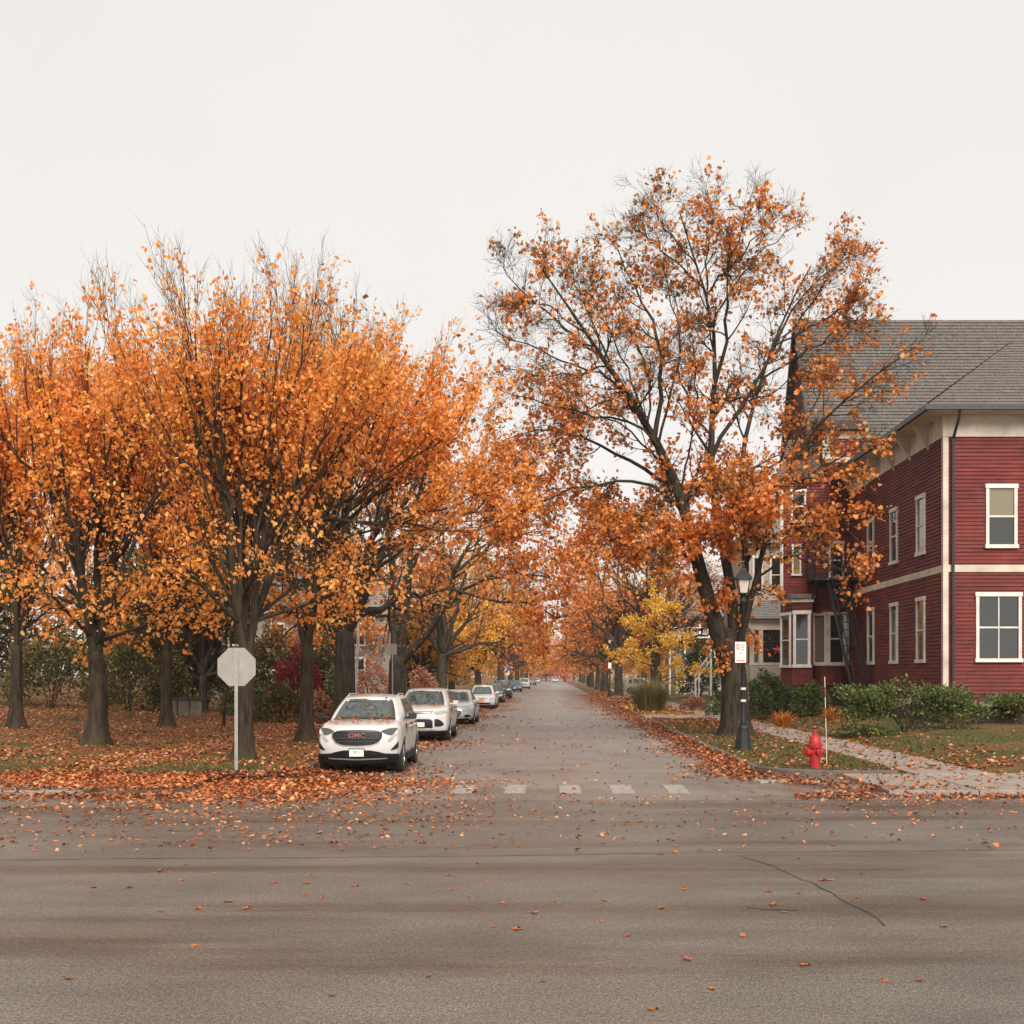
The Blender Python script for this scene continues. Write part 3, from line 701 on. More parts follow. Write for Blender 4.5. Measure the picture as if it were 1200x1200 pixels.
Bq, BR = sprout(A, AR, 9, (.12, 1), (25, 60), (.45, 1.15), .14, 5, .14, rmin=.006)
Cq, CR = sprout(Bq, BR, 5, (.2, 1), (22, 58), (.25, .65), .1, 4, .14, rmin=.0055)
def keepM(Pq, sc=1.0):
    p = Pq[:, 2]; py = VY - (p[:, 2] - H) * F / p[:, 1]; px = VX + p[:, 0] * F / p[:, 1]
    pr = np.interp(py, [200, 260, 330, 420, 500, 560, 620, 780], [.04, .10, .095, .095, .19, .44, .66, .76])
    pr = pr * np.interp(px, [575, 650, 760, 820, 1000], [.55, .75, .8, 1.05, 1.05])
    pr = pr * np.where((px > 935) & (py > 470), .38, 1.0) * np.where((px > 895) & (py > 610), .5, 1.0)
    cl = np.sin(p[:, 0] * 1.5 + 1) * np.sin(p[:, 1] * 1.3) * np.sin(p[:, 2] * 1.4 + 2)      # clumps
    pr = pr * np.where(cl > .12, 1.45, np.where(cl < -.15, .65, 1.0)) * sc
    return rng.uniform(size=len(Pq)) < pr
LP = [twig_leaves(Cq, 6, (.3, 1), .11, .5, keepM(Cq)), twig_leaves(Bq, 8, (.2, 1), .13, .5, keepM(Bq)), twig_leaves(A3, 16, (.2, 1), .12, .8)]
assemble(main, tr, [(LM, LMR, 9), (LS, LSR, 7), (A, AR, 5), (A3, A3R, 4), (Bq, BR, 4), (Cq, CR, 3)], LP, .125, M['bark'], M['leaf_maple'], 'maple')

# --- further street trees: prototypes that are then copied
def street_tree(seed, height, spread, trunk_h, r0, bark, leafm, per=5, lsize=.26, n1=6, n2=8, n3=6, n4=3, dens=.9, lean=0, elev=(.5, 1.1), low=0):
    global rng
    rng = np.random.default_rng(seed)
    root = bpy.data.objects.new('street_tree', None); col.objects.link(root)
    tt = np.array((lean, 0, trunk_h)); tr = [flared_trunk([(0, 0, -.2), (lean * .3, 0, trunk_h * .5), tuple(tt)], r0, r0 * .8, 12, 1.5, seed)]
    S, SR = [], []
    for k in range(n1 + low):
        a = 2 * math.pi * (k + rng.uniform(-.3, .3)) / n1
        el = rng.uniform(*elev) if k < n1 else rng.uniform(.05, .3)
        Ln = (height - trunk_h) * rng.uniform(.8, 1.05) if k < n1 else spread * rng.uniform(.8, 1.1)
        h = np.array((math.cos(a) * math.cos(el), math.sin(a) * math.cos(el), 0)) * (spread / (height - trunk_h)) ; v = np.array((0, 0, math.sin(el)))
        if k >= n1: h = np.array((math.cos(a), math.sin(a), 0)) * .95; v = np.array((0, 0, .25))
        e = (h + v) * Ln; st = tt - np.array((0, 0, rng.uniform(0, .15) * trunk_h))
        pts = resample([st, st + e * .35 + v * Ln * .08, st + e * .7 + v * Ln * .06, st + e], 9); pts[1:-1] += rng.normal(size=(7, 3)) * .12
        S.append(pts); SR.append(np.linspace(r0 * .5, .03, 9))
    ce = tt + np.array((0, 0, (height - trunk_h) * .95)); pts = resample([tt, (tt + ce) / 2, ce], 9); pts[1:-1] += rng.normal(size=(7, 3)) * .15
    S.append(pts); SR.append(np.linspace(r0 * .6, .03, 9)); S = np.array(S); SR = np.array(SR)
    A, AR = sprout(S, SR, n2, (.2, 1), (25, 60), (spread * .35, spread * .75), .15, 6, .14, rmin=.012)
    Bq, BR = sprout(A, AR, n3, (.2, 1), (25, 60), (spread * .15, spread * .36), .05, 5, .16, rmin=.008)
    Cq, CR = sprout(Bq, BR, n4, (.2, 1), (25, 60), (.3, .9), 0, 4, .16, rmin=.006)
    kp = lambda Q: rng.uniform(size=len(Q)) < dens
    LP = [twig_leaves(Bq, per, (.2, 1), .2, .5, kp(Bq)), twig_leaves(Cq, per, (.1, 1), .2, .5, kp(Cq))]
    assemble(root, tr, [(S, SR, 7), (A, AR, 5), (Bq, BR, 4), (Cq, CR, 3)], LP, lsize, bark, leafm, 'oval' if lsize < .2 else 'diamond')
    return root
protos = {}
def place(kind, px, Y, label, scale=1.0, rot=None, group=None, x=None, base=None):
    p = protos[kind]; o = p if 'label' not in p.keys() else copy_tree(p)
    X = PX(px, Y) if x is None else x
    o.location = (X, Y, gzf(X, Y) if base is None else base); scale = scale * (1.22 if Y > 85 and abs(X) < 12 and Y < 400 and kind != 'pink' else 1.0); o.scale = (scale,) * 3; o.rotation_euler = (0, 0, random.uniform(0, 6.28) if rot is None else rot)
    return tag(o, label, 'tree', group)
protos['rust'] = street_tree(31, 15, 6.0, 3.6, .40, M['bark_grey'], M['leaf_rust'], per=5, lsize=.24, n1=6, low=2, dens=.8)
protos['orange'] = street_tree(32, 14, 5.5, 3.2, .36, M['bark_grey'], M['leaf_maple'], per=6, lsize=.24, n1=6, low=2, dens=.95)
protos['gold'] = street_tree(33, 13, 5.5, 2.8, .34, M['bark_grey'], M['leaf_gold'], per=6, lsize=.25, n1=6, low=3, dens=.95)
protos['bare'] = street_tree(34, 15, 7.0, 4.0, .42, M['bark_grey'], M['leaf_rust'], per=3, lsize=.22, n1=6, n2=9, n3=7, n4=4, dens=.35, low=3)
protos['olive'] = street_tree(35, 10, 4.5, 2.0, .24, M['bark'], M['leaf_olive'], per=7, lsize=.24, n1=6, low=3, dens=1.0)
protos['pink'] = street_tree(36, 9, 4.5, 2.0, .25, M['bark_grey'], M['leaf_pink'], per=7, lsize=.28, n1=6, low=3, dens=1.0)
G_L, G_R = 'street trees lining the parked cars', 'street trees lining the right verge'
# big trunk behind the first parked car and the forked one behind the second
place('bare', 404, 45.5, 'thick dark trunked tree just behind the white car nearest the corner', 1.0, 1.1, G_L)
# forked tree with one limb reaching over the street, built as a one-off
rng = np.random.default_rng(41)
YD = 60.0; bD = at(466, 0, YD)
def limbD(pts, dy0, dy1, n=10):
    m = len(pts); out = []
    for i, (px, py) in enumerate(pts):
        Y = YD + dy0 + (dy1 - dy0) * i / (m - 1); out.append((PX(px, Y), Y, PZ(py, Y)))
    return resample(out, n)
forked = thing('street_tree', 'forked tree with a thick limb leaning out over the second parked car', 'tree', tuple(bD), 0, G_L)
trD = [flared_trunk([bD - np.array((0, 0, .1)), limbD([(466, 810), (466, 790)], 0, 0)[0], limbD([(466, 790), (466, 765)], 0, 0)[-1]], .44, .42, 14, 1.4, 5)]
dl = [([(464, 780), (463, 740), (462, 700), (458, 640), (450, 580), (445, 520), (450, 460)], 0, 1, .26), ([(469, 780), (472, 740), (476, 690), (480, 640), (492, 580), (505, 520), (515, 470)], 0, -2, .24),
      ([(470, 778), (480, 762), (497, 745), (512, 730), (523, 712), (530, 690), (540, 650), (560, 610), (590, 580)], 0, -3, .21),
      ([(524, 712), (545, 690), (575, 672), (610, 668), (645, 676)], -2, -5, .10), ([(535, 670), (570, 640), (600, 625), (640, 622)], -2.4, 1, .09), ([(478, 660), (510, 630), (550, 600), (600, 560)], -.5, -4, .10),
      ([(462, 690), (440, 670), (415, 650), (390, 640)], .2, -2, .08), ([(530, 690), (560, 700), (600, 705), (640, 715), (665, 722)], -2.3, -6, .07), ([(492, 580), (530, 560), (570, 545), (600, 535)], -1, 2, .08)]
DL = np.array([limbD(p, a, b) for p, a, b, r in dl]); DLR = np.array([np.linspace(r, .03, 10) for *_, r in dl]); DL[:, 2:-1] += rng.normal(size=DL[:, 2:-1].shape) * .1
A, AR = sprout(DL, DLR, 10, (.35, 1), (25, 60), (1.6, 4), .12, 6, .15, rmin=.012)
Bq, BR = sprout(A, AR, 6, (.2, 1), (25, 60), (.8, 2.0), .05, 5, .16, rmin=.009)
Cq, CR = sprout(Bq, BR, 4, (.2, 1), (25, 60), (.3, .9), 0, 4, .16, rmin=.007)
k = lambda Q: rng.uniform(size=len(Q)) < np.clip(.55 + .5 * np.sin(Q[:, 2, 0] * 1.1) * np.sin(Q[:, 2, 2] * 1.2), .1, 1)
assemble(forked, trD, [(DL, DLR, 8), (A, AR, 5), (Bq, BR, 4), (Cq, CR, 3)], [twig_leaves(Bq, 5, (.2, 1), .15, .5, k(Bq)), twig_leaves(Cq, 6, (.2, 1), .15, .5, k(Cq))], .21, M['bark_grey'], M['leaf_maple'], 'oval')

place('rust', 518, 88, 'slim trunked tree behind the third parked car', .85, .4, G_L)
place('gold', 560, 120, 'golden tree behind the dark parked cars', .9, 2.0, G_L)
place('gold', 575, 112, 'golden tree glowing behind the white sedan with the orange plate', .78, 2.8, 'golden trees behind the parked cars', x=-9.5)
place('gold', 540, 96, 'golden tree just right of the slim trunk behind the third car', .7, .3, 'golden trees behind the parked cars', x=-10.5)
place('bare', 587, 150, 'pale trunked tree beside the round blue topped sign', .95, 2.3, G_L)
place('orange', 598, 178, 'orange tree on the parked car side a little beyond the blue car', .95, .9, G_L)
place('gold', 606, 205, 'golden tree on the parked car side beyond the blue car', 1.0, 1.7, G_L)
place('rust', 612, 240, 'rusty tree on the parked car side far along the street', 1.0, 2.6, G_L)
place('gold', 617, 285, 'far golden tree on the parked car side, last clear trunk', 1.0, 3.3, G_L)
place('orange', 622, 340, 'hazy far orange tree closing the parked car row', 1.0, 4.0, G_L)
place('orange', 725, 120, 'stout grey trunked orange maple beside the second lamp post', 1.0, .7, G_R)
place('rust', 709, 146, 'rust leaved tree left of the second lamp post', 1.0, 1.9, G_R)
place('orange', 701, 172, 'orange tree third in line on the right verge', .95, 3.1, G_R)
place('rust', 693, 205, 'rust tree fourth in line on the right verge', 1.0, 4.2, G_R)
place('gold', 689, 245, 'yellow tree fifth in line on the right verge', .85, 5.0, G_R)
place('orange', 684, 300, 'far orange tree near the end of the right verge', .95, 2.2, G_R)
place('rust', 680, 350, 'last rusty tree at the far end of the right verge', .95, 3.8, G_R)
place('bare', 745, 92, 'sparse leaning tree behind the small yellow tree', .85, 4.6, G_R, x=7.9)
place('pink', 640, 430, 'pinkish red tree glowing at the left of the far street end', 1.0, .5, 'red trees at the far end of the street')
place('pink', 662, 410, 'pinkish red tree standing at the right of the far street end', 1.05, 2.5, 'red trees at the far end of the street')
place('orange', 650, 520, 'orange tree filling the very end of the street', 1.3, .2)
place('gold', 630, 500, 'golden tree beyond the end of the street, left of the orange one', 1.3, 1.2)
place('gold', 672, 505, 'golden tree beyond the end of the street, right of the orange one', 1.2, 4.2)
G_B = 'back yard trees behind the left shrubs'
for (kd, x, Y, s, lb) in (('olive', -17, 58, .95, 'olive green tree behind the stop sign'), ('olive', -22, 66, 1.0, 'olive green tree at the left edge behind the low pale wall'),
                          ('orange', -15.5, 84, .85, 'orange back yard tree behind the pale trunked birch'), ('rust', -20, 96, 1.0, 'rust tree in the back yards left of the birch'),
                          ('gold', -16, 130, 1.0, 'golden back yard tree beyond the forked tree'), ('orange', -26, 80, 1.0, 'tall orange tree behind the left shrubs'),
                          ('rust', -30, 110, 1.2, 'tall rust tree far back at the left'), ('rust', -14, 165, 1.1, 'rust tree standing behind the golden trees'),
                          ('orange', -36, 70, 1.1, 'orange tree far out at the left, beyond the maples'), ('olive', -12.5, 104, .7, 'small olive tree between the forked tree and the slim trunk'),
                          ('olive', -29, 60, .9, 'olive tree at the far left behind the lawn')):
    place(kd, 0, Y, lb, s, None, G_B, x=x)
for (kd, x, Y, s, lb) in (('rust', 16, 150, 1.1, 'rust tree behind the grey house with the porch'), ('orange', 14, 185, 1.0, 'orange tree beyond the grey house'), ('gold', 13, 240, 1.0, 'golden yard tree far along the right'),
                          ('rust', 17, 300, 1.2, 'rust yard tree at the far right end'), ('bare', 12, 135, .8, 'nearly bare yard tree behind the second lamp post')):
    place(kd, 0, Y, lb, s, None, 'yard trees beyond the houses on the right', x=x)

# far-off wood closing the street end and the gaps between houses
def wood(name, label, boxes, n, size, mat):
    P = []
    for (x0, x1, y0, y1, h) in boxes:
        q = rng.uniform(size=(n, 3)); x = x0 + q[:, 0] * (x1 - x0); y = y0 + q[:, 1] * (y1 - y0)
        top = h * (.72 + .18 * np.sin(x * .23) + .12 * np.sin(x * .61 + y * .3)); P.append(np.stack([x, y, top * q[:, 2] ** .8], 1))
    P = np.concatenate(P); o = leaf_obj(name, P, rng.normal(size=P.shape), size, mat, None, 'diamond'); return tag(o, label, 'woods', kind='stuff')
rng = np.random.default_rng(51)
wood('far_woods', 'far off autumn trees closing the end of the street', [(-60, 60, 600, 640, 22)], 9000, 1.6, M['leaf_rust'])
wood('far_woods', 'mixed olive and orange woods behind the left back yards', [(-120, -24, 135, 160, 15), (-60, -16, 220, 240, 16)], 9000, .8, M['leaf_olive'])
wood('far_woods', 'mixed woods behind the houses on the right', [(16, 60, 210, 230, 14)], 7000, .9, M['leaf_rust'])

# shrubs
def shrub(name, label, c, rad, n, size, mat, cat='shrub', group=None, flat=0, tmpl='oval', stem=True, boxy=False):
    root = thing(name, label, cat, (c[0], c[1], c[2]), 0, group)
    u = rng.normal(size=(n, 3)); u = unit(u); u[:, 2] = np.abs(u[:, 2]) * 1.15 - .22
    if boxy: u = np.sign(u) * np.abs(u) ** .45; 
    lump = 1 + .16 * np.sin(u[:, 0] * 5 + c[0]) * np.sin(u[:, 1] * 4 + 1) + .12 * np.sin(u[:, 2] * 9 + u[:, 0] * 6)
    r = rng.uniform(.55, 1.0, n) ** .6 * lump
    P = u * r[:, None] * np.array(rad); P[:, 2] += rad[2] * .25; P[:, 2] = np.maximum(P[:, 2], .03)
    leaf_obj('foliage', P, u + rng.normal(size=(n, 3)) * .7 + np.array((0, 0, .2)), size, mat, root, tmpl)
    if stem:
        mb = MB()
        for k in range(7):
            a = 6.28 * k / 7 + random.random(); rr = .5
            mb.tube([(.1 * math.cos(a), .1 * math.sin(a), -.05), (rad[0] * .25 * math.cos(a), rad[1] * .25 * math.sin(a), rad[2] * .5), (rad[0] * rr * math.cos(a), rad[1] * rr * math.sin(a), rad[2] * .95)], [.035, .025, .01], 5)
        mb.build('stem', M['bark'], root)
    return root
rng = np.random.default_rng(61)
def sh(name, label, px, Y, py0, py1, wpx, n, size, mat, **kw):
    X = PX(px, Y); g = gzf(X, Y); top = PZ(py0, Y); rx = wpx * Y / F / 2; h = max(.3, top - g)
    return shrub(name, label, (X, Y, g), (rx, min(rx, 1.6) if not kw.get('deep') else kw.pop('deep'), h / 1.2), n, size, mat, **kw)
sh('boxwood_bush', 'rounded dark green bush between the big maple and the red house', 899, 53, 789, 840, 56, 7000, .085, M['leaf_green'])
sh('boxwood_bush', 'smaller green bush under the bay of the red house with brown edges', 950, 52, 800, 845, 46, 5500, .085, M['leaf_hedge'])
hg = shrub('hedge', 'clipped green hedge by the sidewalk right of the hydrant', (PX(1064, 37.6), 37.6, gzf(PX(1064, 37.6), 37.6)), (2.25, 1.0, 1.22), 14000, .085, M['leaf_hedge'], 'hedge', boxy=True)
shrub('hedge', 'second clipped hedge further along the sidewalk edge', (14.6, 41.2, .3), (2.2, .9, 1.0), 7000, .085, M['leaf_hedge'], 'hedge', boxy=True)
sh('evergreen_shrub', 'tall green shrub in front of the grey house', 820, 98, 752, 800, 50, 5000, .16, M['leaf_green'])
sh('garden_shrub', 'low yellow green plant by the black fence', 845, 66, 812, 838, 34, 1500, .1, M['leaf_olive'])
sh('garden_shrub', 'low rusty plant by the walk to the grey house', 812, 68, 816, 838, 30, 1500, .1, M['leaf_redshrub'])
sh('garden_shrub', 'small pale green plant at the fence end', 838, 60, 820, 840, 22, 1000, .09, M['leaf_pale'])
sh('japanese_maple', 'deep crimson japanese maple behind the straight grey trunk', 350, 56, 758, 825, 66, 5000, .11, M['leaf_red'], cat='shrub')
sh('red_shrub', 'dusty red shrub between the birch and the forked tree', 436, 74, 774, 830, 54, 4200, .11, M['leaf_redshrub'])
sh('red_shrub', 'dusty red shrub right of the forked tree', 494, 78, 782, 822, 36, 2600, .11, M['leaf_redshrub'])
sh('white_flowered_shrub', 'upright pale flecked shrub left of the thick dark trunk', 391, 50, 782, 850, 24, 2600, .09, M['leaf_pale'])
G_S = 'olive shrubs along the left back yard'
for (px, Y, py0, wp, n, mt, lb) in ((240, 60, 735, 80, 5000, 'leaf_olive', 'broad olive shrub left of the stop sign'), (318, 58, 728, 62, 5000, 'leaf_olive', 'tall olive shrub between the stop sign and the straight trunk'),
                            (200, 58, 752, 50, 3500, 'leaf_olive', 'dark olive shrub above the low pale wall'), (330, 50, 806, 70, 3000, 'leaf_olive', 'low yellowish shrub below the crimson maple'),
                            (380, 57, 745, 34, 2600, 'leaf_olive', 'narrow olive shrub right of the crimson maple'), (376, 49, 812, 36, 1800, 'leaf_redshrub', 'low orange brown shrub at the foot of the crimson maple'),
                            (150, 57, 740, 70, 4500, 'leaf_olive', 'olive shrub outside the maple row at the left'), (60, 58, 738, 110, 6000, 'leaf_olive', 'broad olive shrub at the left end of the yard'),
                            (288, 56, 790, 60, 3000, 'leaf_hedge', 'low green shrub hidden behind the stop sign trunk')):
    sh('garden_shrub', lb, px, Y, py0, 840, wp, n, .11, M[mt], group=G_S)
# small yellow tree and the ornamental grass
rng = np.random.default_rng(71)
YY = 80.0; bY = np.array((PX(768, YY), YY, .13))
yt = thing('young_tree', 'small bright yellow tree by the driveway on the right verge', 'tree', tuple(bY))
trY = [flared_trunk([bY, bY + np.array((.05, 0, 1)), bY + np.array((0, 0, 2.0))], .09, .07, 8, 1.3, 2)]
S = []
for k in range(15):
    a = 6.28 * k / 15 * 2.4; h = 1.4 + 5.6 * k / 15; Ln = 3.7 * (1 - .70 * k / 15); e = np.array((math.cos(a) * Ln, math.sin(a) * Ln, Ln * .35))
    st = bY + np.array((0, 0, h)); S.append(resample([st, st + e * .5 + np.array((0, 0, .1)), st + e], 6))
S.append(resample([bY + np.array((0, 0, 1.8)), bY + np.array((.05, 0, 4)), bY + np.array((0, 0, 8.0))], 6)); S = np.array(S); SR = np.tile(np.linspace(.04, .01, 6), (len(S), 1))
A, AR = sprout(S, SR, 9, (.2, 1), (25, 60), (.4, 1.0), .1, 5, .12)
Bq, BR = sprout(A, AR, 4, (.2, 1), (25, 60), (.2, .5), .0, 4, .12)
assemble(yt, trY, [(S, SR, 5), (A, AR, 4), (Bq, BR, 3)], [twig_leaves(S, 40, (.2, 1), .2, .4), twig_leaves(A, 12, (.1, 1), .14, .4), twig_leaves(Bq, 7, (.1, 1), .1, .4)], .15, M['bark_grey'], M['leaf_yellow'])

def blades(P, h, wd, lean, mat, name, parent=None, radial=False):
    n = len(P); a = rng.uniform(0, 6.28, n)
    if radial: a = np.arctan2(P[:, 1], P[:, 0]) - math.pi / 2 + rng.normal(size=n) * .5
    s = np.stack([np.cos(a), np.sin(a), np.zeros(n)], 1); d = np.stack([-np.sin(a), np.cos(a), np.zeros(n)], 1)
    hh = h * rng.uniform(.55, 1.25, n); ln = np.abs(rng.normal(size=n)) * lean + .05 if radial else rng.normal(size=n) * lean
    p1 = P + d * (ln * .35 * hh)[:, None] + np.array((0, 0, 1.)) * (hh * .6)[:, None]; p2 = P + d * (ln * hh)[:, None] + np.array((0, 0, 1.)) * (hh * (1 - .25 * np.abs(ln)))[:, None]
    w2 = s * wd / 2
    V = np.stack([P - w2, P + w2, p1 + w2 * .7, p1 - w2 * .7, p2], 1).reshape(-1, 3); b = np.arange(n) * 5
    me = mesh_np(name, V, [np.stack([b, b + 1, b + 2, b + 3], 1), np.stack([b + 3, b + 2, b + 4], 1)])
    return link(name, me, mat, parent)
og = thing('ornamental_grass', 'tall arching clump of ornamental grass at the driveway edge', 'grass clump', (PX(762, 66), 66, .13))
n = 2600; q = rng.normal(size=(n, 3)) * np.array((.30, .30, 0)); blades(q, 1.75, .022, .62, M['blade_tall'], 'foliage', og, True)
for px, py, lb in ((978, 846, 'withered orange plant between the hydrant and the hedge'), (918, 850, 'withered orange plant under the rounded green bush')):
    Y = 46.0; X = PX(px, Y); t = thing('perennial_plant', lb, 'plant', (X, Y, gzf(X, Y)))
    n = 150; q = rng.normal(size=(n, 3)) * np.array((.10, .10, 0)); blades(q, .62, .06, .95, M['dry_plant'], 'foliage', t, True)

# grass on the verges
def grass(name, label, n, samp, h):
    P = samp(n); P[:, 2] = gz(P[:, 0], P[:, 1]) - .01
    return tag(blades(P, h, .012, .5, M['blade'], name), label, 'grass', kind='stuff')
def s_right(n):
    x = rng.uniform(KR + .18, 7.2, n); y = 24.9 + (rng.uniform(size=n) ** 1.5) * 26; P = np.stack([x, y, x * 0], 1)
    ok = (P[:, 1] > np.array([yr(v) for v in P[:, 0]])); return P[ok]
def s_yard(n):
    x = 8.98 + rng.uniform(size=n) ** 1.6 * 6; y = 25 + rng.uniform(size=n) * 28; return np.stack([x, y, x * 0], 1)
def s_left(n):
    x = -5.5 - rng.uniform(size=n) ** 1.3 * 22; y = 24.15 + np.abs(rng.normal(size=n)) * 1.6; P = np.stack([x, y, x * 0], 1)
    return P[P[:, 1] > np.array([yl(v) for v in P[:, 0]])]
rng = np.random.default_rng(81)
grass('grass', 'short green grass on the verge round the big maple', 26000, s_right, .07)
grass('grass', 'green grass in the yard by the hedge', 9000, s_yard, .07)
grass('grass', 'strip of green grass along the kerb below the stop sign', 24000, s_left, .08)

# ---------------------------------------------------------------- fallen leaves
def litter(name, label, P, size, mat, tilt=.35, tmpl='oval'):
    n = len(P); a = rng.uniform(0, 6.28, n); D = np.stack([np.cos(a), np.sin(a), rng.normal(size=n) * tilt], 1)
    up = np.stack([rng.normal(size=n) * tilt, rng.normal(size=n) * tilt, np.ones(n)], 1)
    P = P.copy(); P[:, 2] += .012 + np.abs(D[:, 2]) * size * .25
    return tag(leaf_obj(name, P, D, size, mat, None, tmpl, up), label, 'leaves', kind='stuff')
def onz(x, y, extra=0): return np.stack([x, y, gz(x, y) + extra], 1)
rng = np.random.default_rng(91)
U = lambda n: rng.uniform(size=n)
n = 33000; x = -5.4 - U(n) ** 1.15 * 24; y = 24.1 + U(n) ** 1.25 * 40; k = (y > np.array([yl(v) for v in x]) + .02) & ~((y < 25.9) & (U(n) < .68) & (x < -6))
litter('fallen_leaves', 'orange leaves carpeting the lawn round the stop sign', onz(x, y)[k], .09, M['litter'])
n = 19000; y = 20.6 + U(n) ** 1.7 * 95; d = np.abs(rng.normal(size=n)) * (.95 + .5 * np.sin(y * .55) * .6) ; x = KL + .03 + d
litter('fallen_leaves', 'rusty drift of leaves along the gutter under the parked cars', onz(x, y, np.clip(.11 - d * .1, 0, 1) * U(n))[(x < -1.7) & (y > 23.4)], .085, M['litter_red'])
n = 13000; x = -4.6 + rng.normal(size=n) * 2.2 - U(n) ** 2 * 7; y = 24.0 - np.abs(rng.normal(size=n)) * (2.3 - .20 * np.abs(x + 5)).clip(.8, 2.3); k = (y > 14) & (x < 3) & (U(n) < np.clip(1.05 - (x + 4.5) / 4.0, .06, 1))
P = onz(x, y); P[:, 2] = np.where((x < -6.6) & (y > 20.9), .10, 0.0); litter('fallen_leaves', 'leaves spilling over the left street corner in front of the white car', P[k], .078, M['litter_road'])
n = 4200; x = rng.uniform(-13, 9, n); y = 14.2 + U(n) ** .7 * 6.5; k = U(n) < np.where(x < -1, .85, .3); litter('fallen_leaves', 'small leaves strewn across the mouth of the street', onz(x, y * 1.0)[k] * np.array((1, 1, 0)), 0.062, M['litter_road'])
n = 7000; x = -10.6 + U(n) * 1.8; y = 24.1 + U(n) ** 1.3 * 40; litter('fallen_leaves', 'brown leaves covering the sidewalk behind the stop sign', onz(x, y, .015), .09, M['litter'])
n = 3500; x = -6.5 - U(n) * 18; y = 20.75 + rng.normal(size=n) * .38; P = np.stack([x, y, np.where(y > 20.9, .10, 0) + .05 * U(n)], 1)
litter('fallen_leaves', 'dark drift of leaves along the low pavement edge on the left', P, .085, M['litter_red'])
n = 15000; y = 21.0 + U(n) ** 1.5 * 110; d = np.abs(rng.normal(size=n)) * (.50 + .18 * np.sin(y * .8) + np.clip((y - 40) * .006, 0, .35)); x = KR + .02 - d; k = U(n) < np.clip((y - 20.5) / 4.5, .1, 1)
x = np.where(y < 24.8, x + (24.8 - y) * .55, x); P = np.stack([x, y, np.clip(.16 - d * .2, 0, 1) * U(n)], 1)
litter('fallen_leaves', 'thick rusty drift of leaves along the right gutter', P[k], .085, M['litter_red'])
n = 7000; x = KR + .2 + U(n) * 2.8; y = 25 + U(n) ** 1.2 * 30; dens = np.clip((y - 36) / 14, .28, 1); k = (U(n) < dens) & (y > np.array([yr(v) for v in x])) & (y < 55.3)
litter('fallen_leaves', 'leaves lying in the grass round the lamp post and big maple', onz(x, y)[k], .10, M['litter_red'])
n = 2600; x = 4.2 + U(n) * 12; y = 20.6 + rng.normal(size=n) * (.35 + .25 * np.sin(x * 1.3)); P = np.stack([x, y, np.where((y > 21) & (x > 5.9), .10, 0) + .03 * U(n)], 1)
litter('fallen_leaves', 'leaf drift along the pavement edge below the hydrant', P, .075, M['litter_red'])
n = 1100; x = 5.5 + U(n) * 12; y = 21 + U(n) * 4.5; P = np.stack([x, y, np.where(y > YC_R, .135, .10)], 1)
litter('fallen_leaves', 'scattered leaves on the low pavement beside the hydrant', P, .08, M['litter_road'])
n = 2400; x = 7.3 + np.where(U(n) < .3, U(n) * 1.6, 1.4 + np.abs(rng.normal(size=n)) * 1.6); y = 25 + U(n) ** 1.3 * 34; litter('fallen_leaves', 'leaves scattered over the sidewalk and yard of the red house', onz(x, y, .01), .10, M['litter_red'])
n = 650; y = 20 + U(n) ** 1.2 * 90; x = -3 + U(n) * 6.8; litter('fallen_leaves', 'single leaves scattered over the open street surface', onz(x, y), .09, M['litter_road'])
n = 9000; x = np.where(U(n) < .5, -5.4 - U(n) * 9, 4.4 + U(n) * 3); y = 61 + U(n) ** 1.2 * 90; litter('fallen_leaves', 'leaves covering the far verges on both sides', onz(x, y), .17, M['litter'], tmpl='diamond')
n = 600; x = np.clip(5.8 + rng.normal(size=n) * .9, 4.4, 9); y = 68 + rng.normal(size=n) * 4.5; litter('fallen_leaves', 'yellow leaves fallen under the small yellow tree', onz(x, y, .01), .13, M['leaf_yellow'])
n = 1500; q = np.concatenate([np.array(arcL), np.linspace((-7.2, YC_L), (-13, YC_L), 14)]); t_ = U(n) * (len(q) - 1.01); i_ = t_.astype(int); f_ = (t_ - i_)[:, None]; q = q[i_] * (1 - f_) + q[i_ + 1] * f_
out_ = np.where(q[:, 0] < -6.9, 0, 1)[:, None] * np.array((.5, -.6)) + np.where(q[:, 0] < -6.9, 1, 0)[:, None] * np.array((0, -1.0)); q = q + out_ * (np.abs(rng.normal(size=n)) * .22 - .04)[:, None]
litter('fallen_leaves', 'leaves banked against the curved kerb below the stop sign', np.stack([q[:, 0], q[:, 1], .05 + .10 * U(n)], 1), .09, M['litter_red'], .5)
# the separate leaves of the foreground
lmesh = []
for k in range(6):
    V = LOBE * np.array((1.0, 1, 1)) + rng.normal(size=LOBE.shape) * .045; V[:, 2] = np.abs(V[:, 2]) * (.5 + k * .3) + .01
    me = mesh_np('fallen_leaf', V, LOBEF); me.materials.append((M['litter_road'], M['litter'], M['litter_red'])[k % 3]); lmesh.append(me)
for k in range(300):
    if k < 232: Y = 14.6 + 5.2 * random.random() ** .75; X = random.uniform(-9.5, 8.5) if random.random() < .45 else random.gauss(-3.2, 2.6)
    else: Y = random.uniform(7.4, 15); X = random.uniform(-.42, .42) * Y
    if k > 272: Y = random.uniform(10.6, 12.8); X = random.uniform(-4.5, 3)
    o = bpy.data.objects.new('fallen_leaf', lmesh[k % 6]); col.objects.link(o)
    o.location = (X, Y, .004); o.rotation_euler = (random.gauss(0, .07), random.gauss(0, .07), random.uniform(0, 6.28)); o.scale = (random.uniform(.045, .09),) * 3
    tag(o, 'fallen orange leaf lying flat on the damp asphalt of the cross street', 'leaf', 'single leaves lying on the cross street')

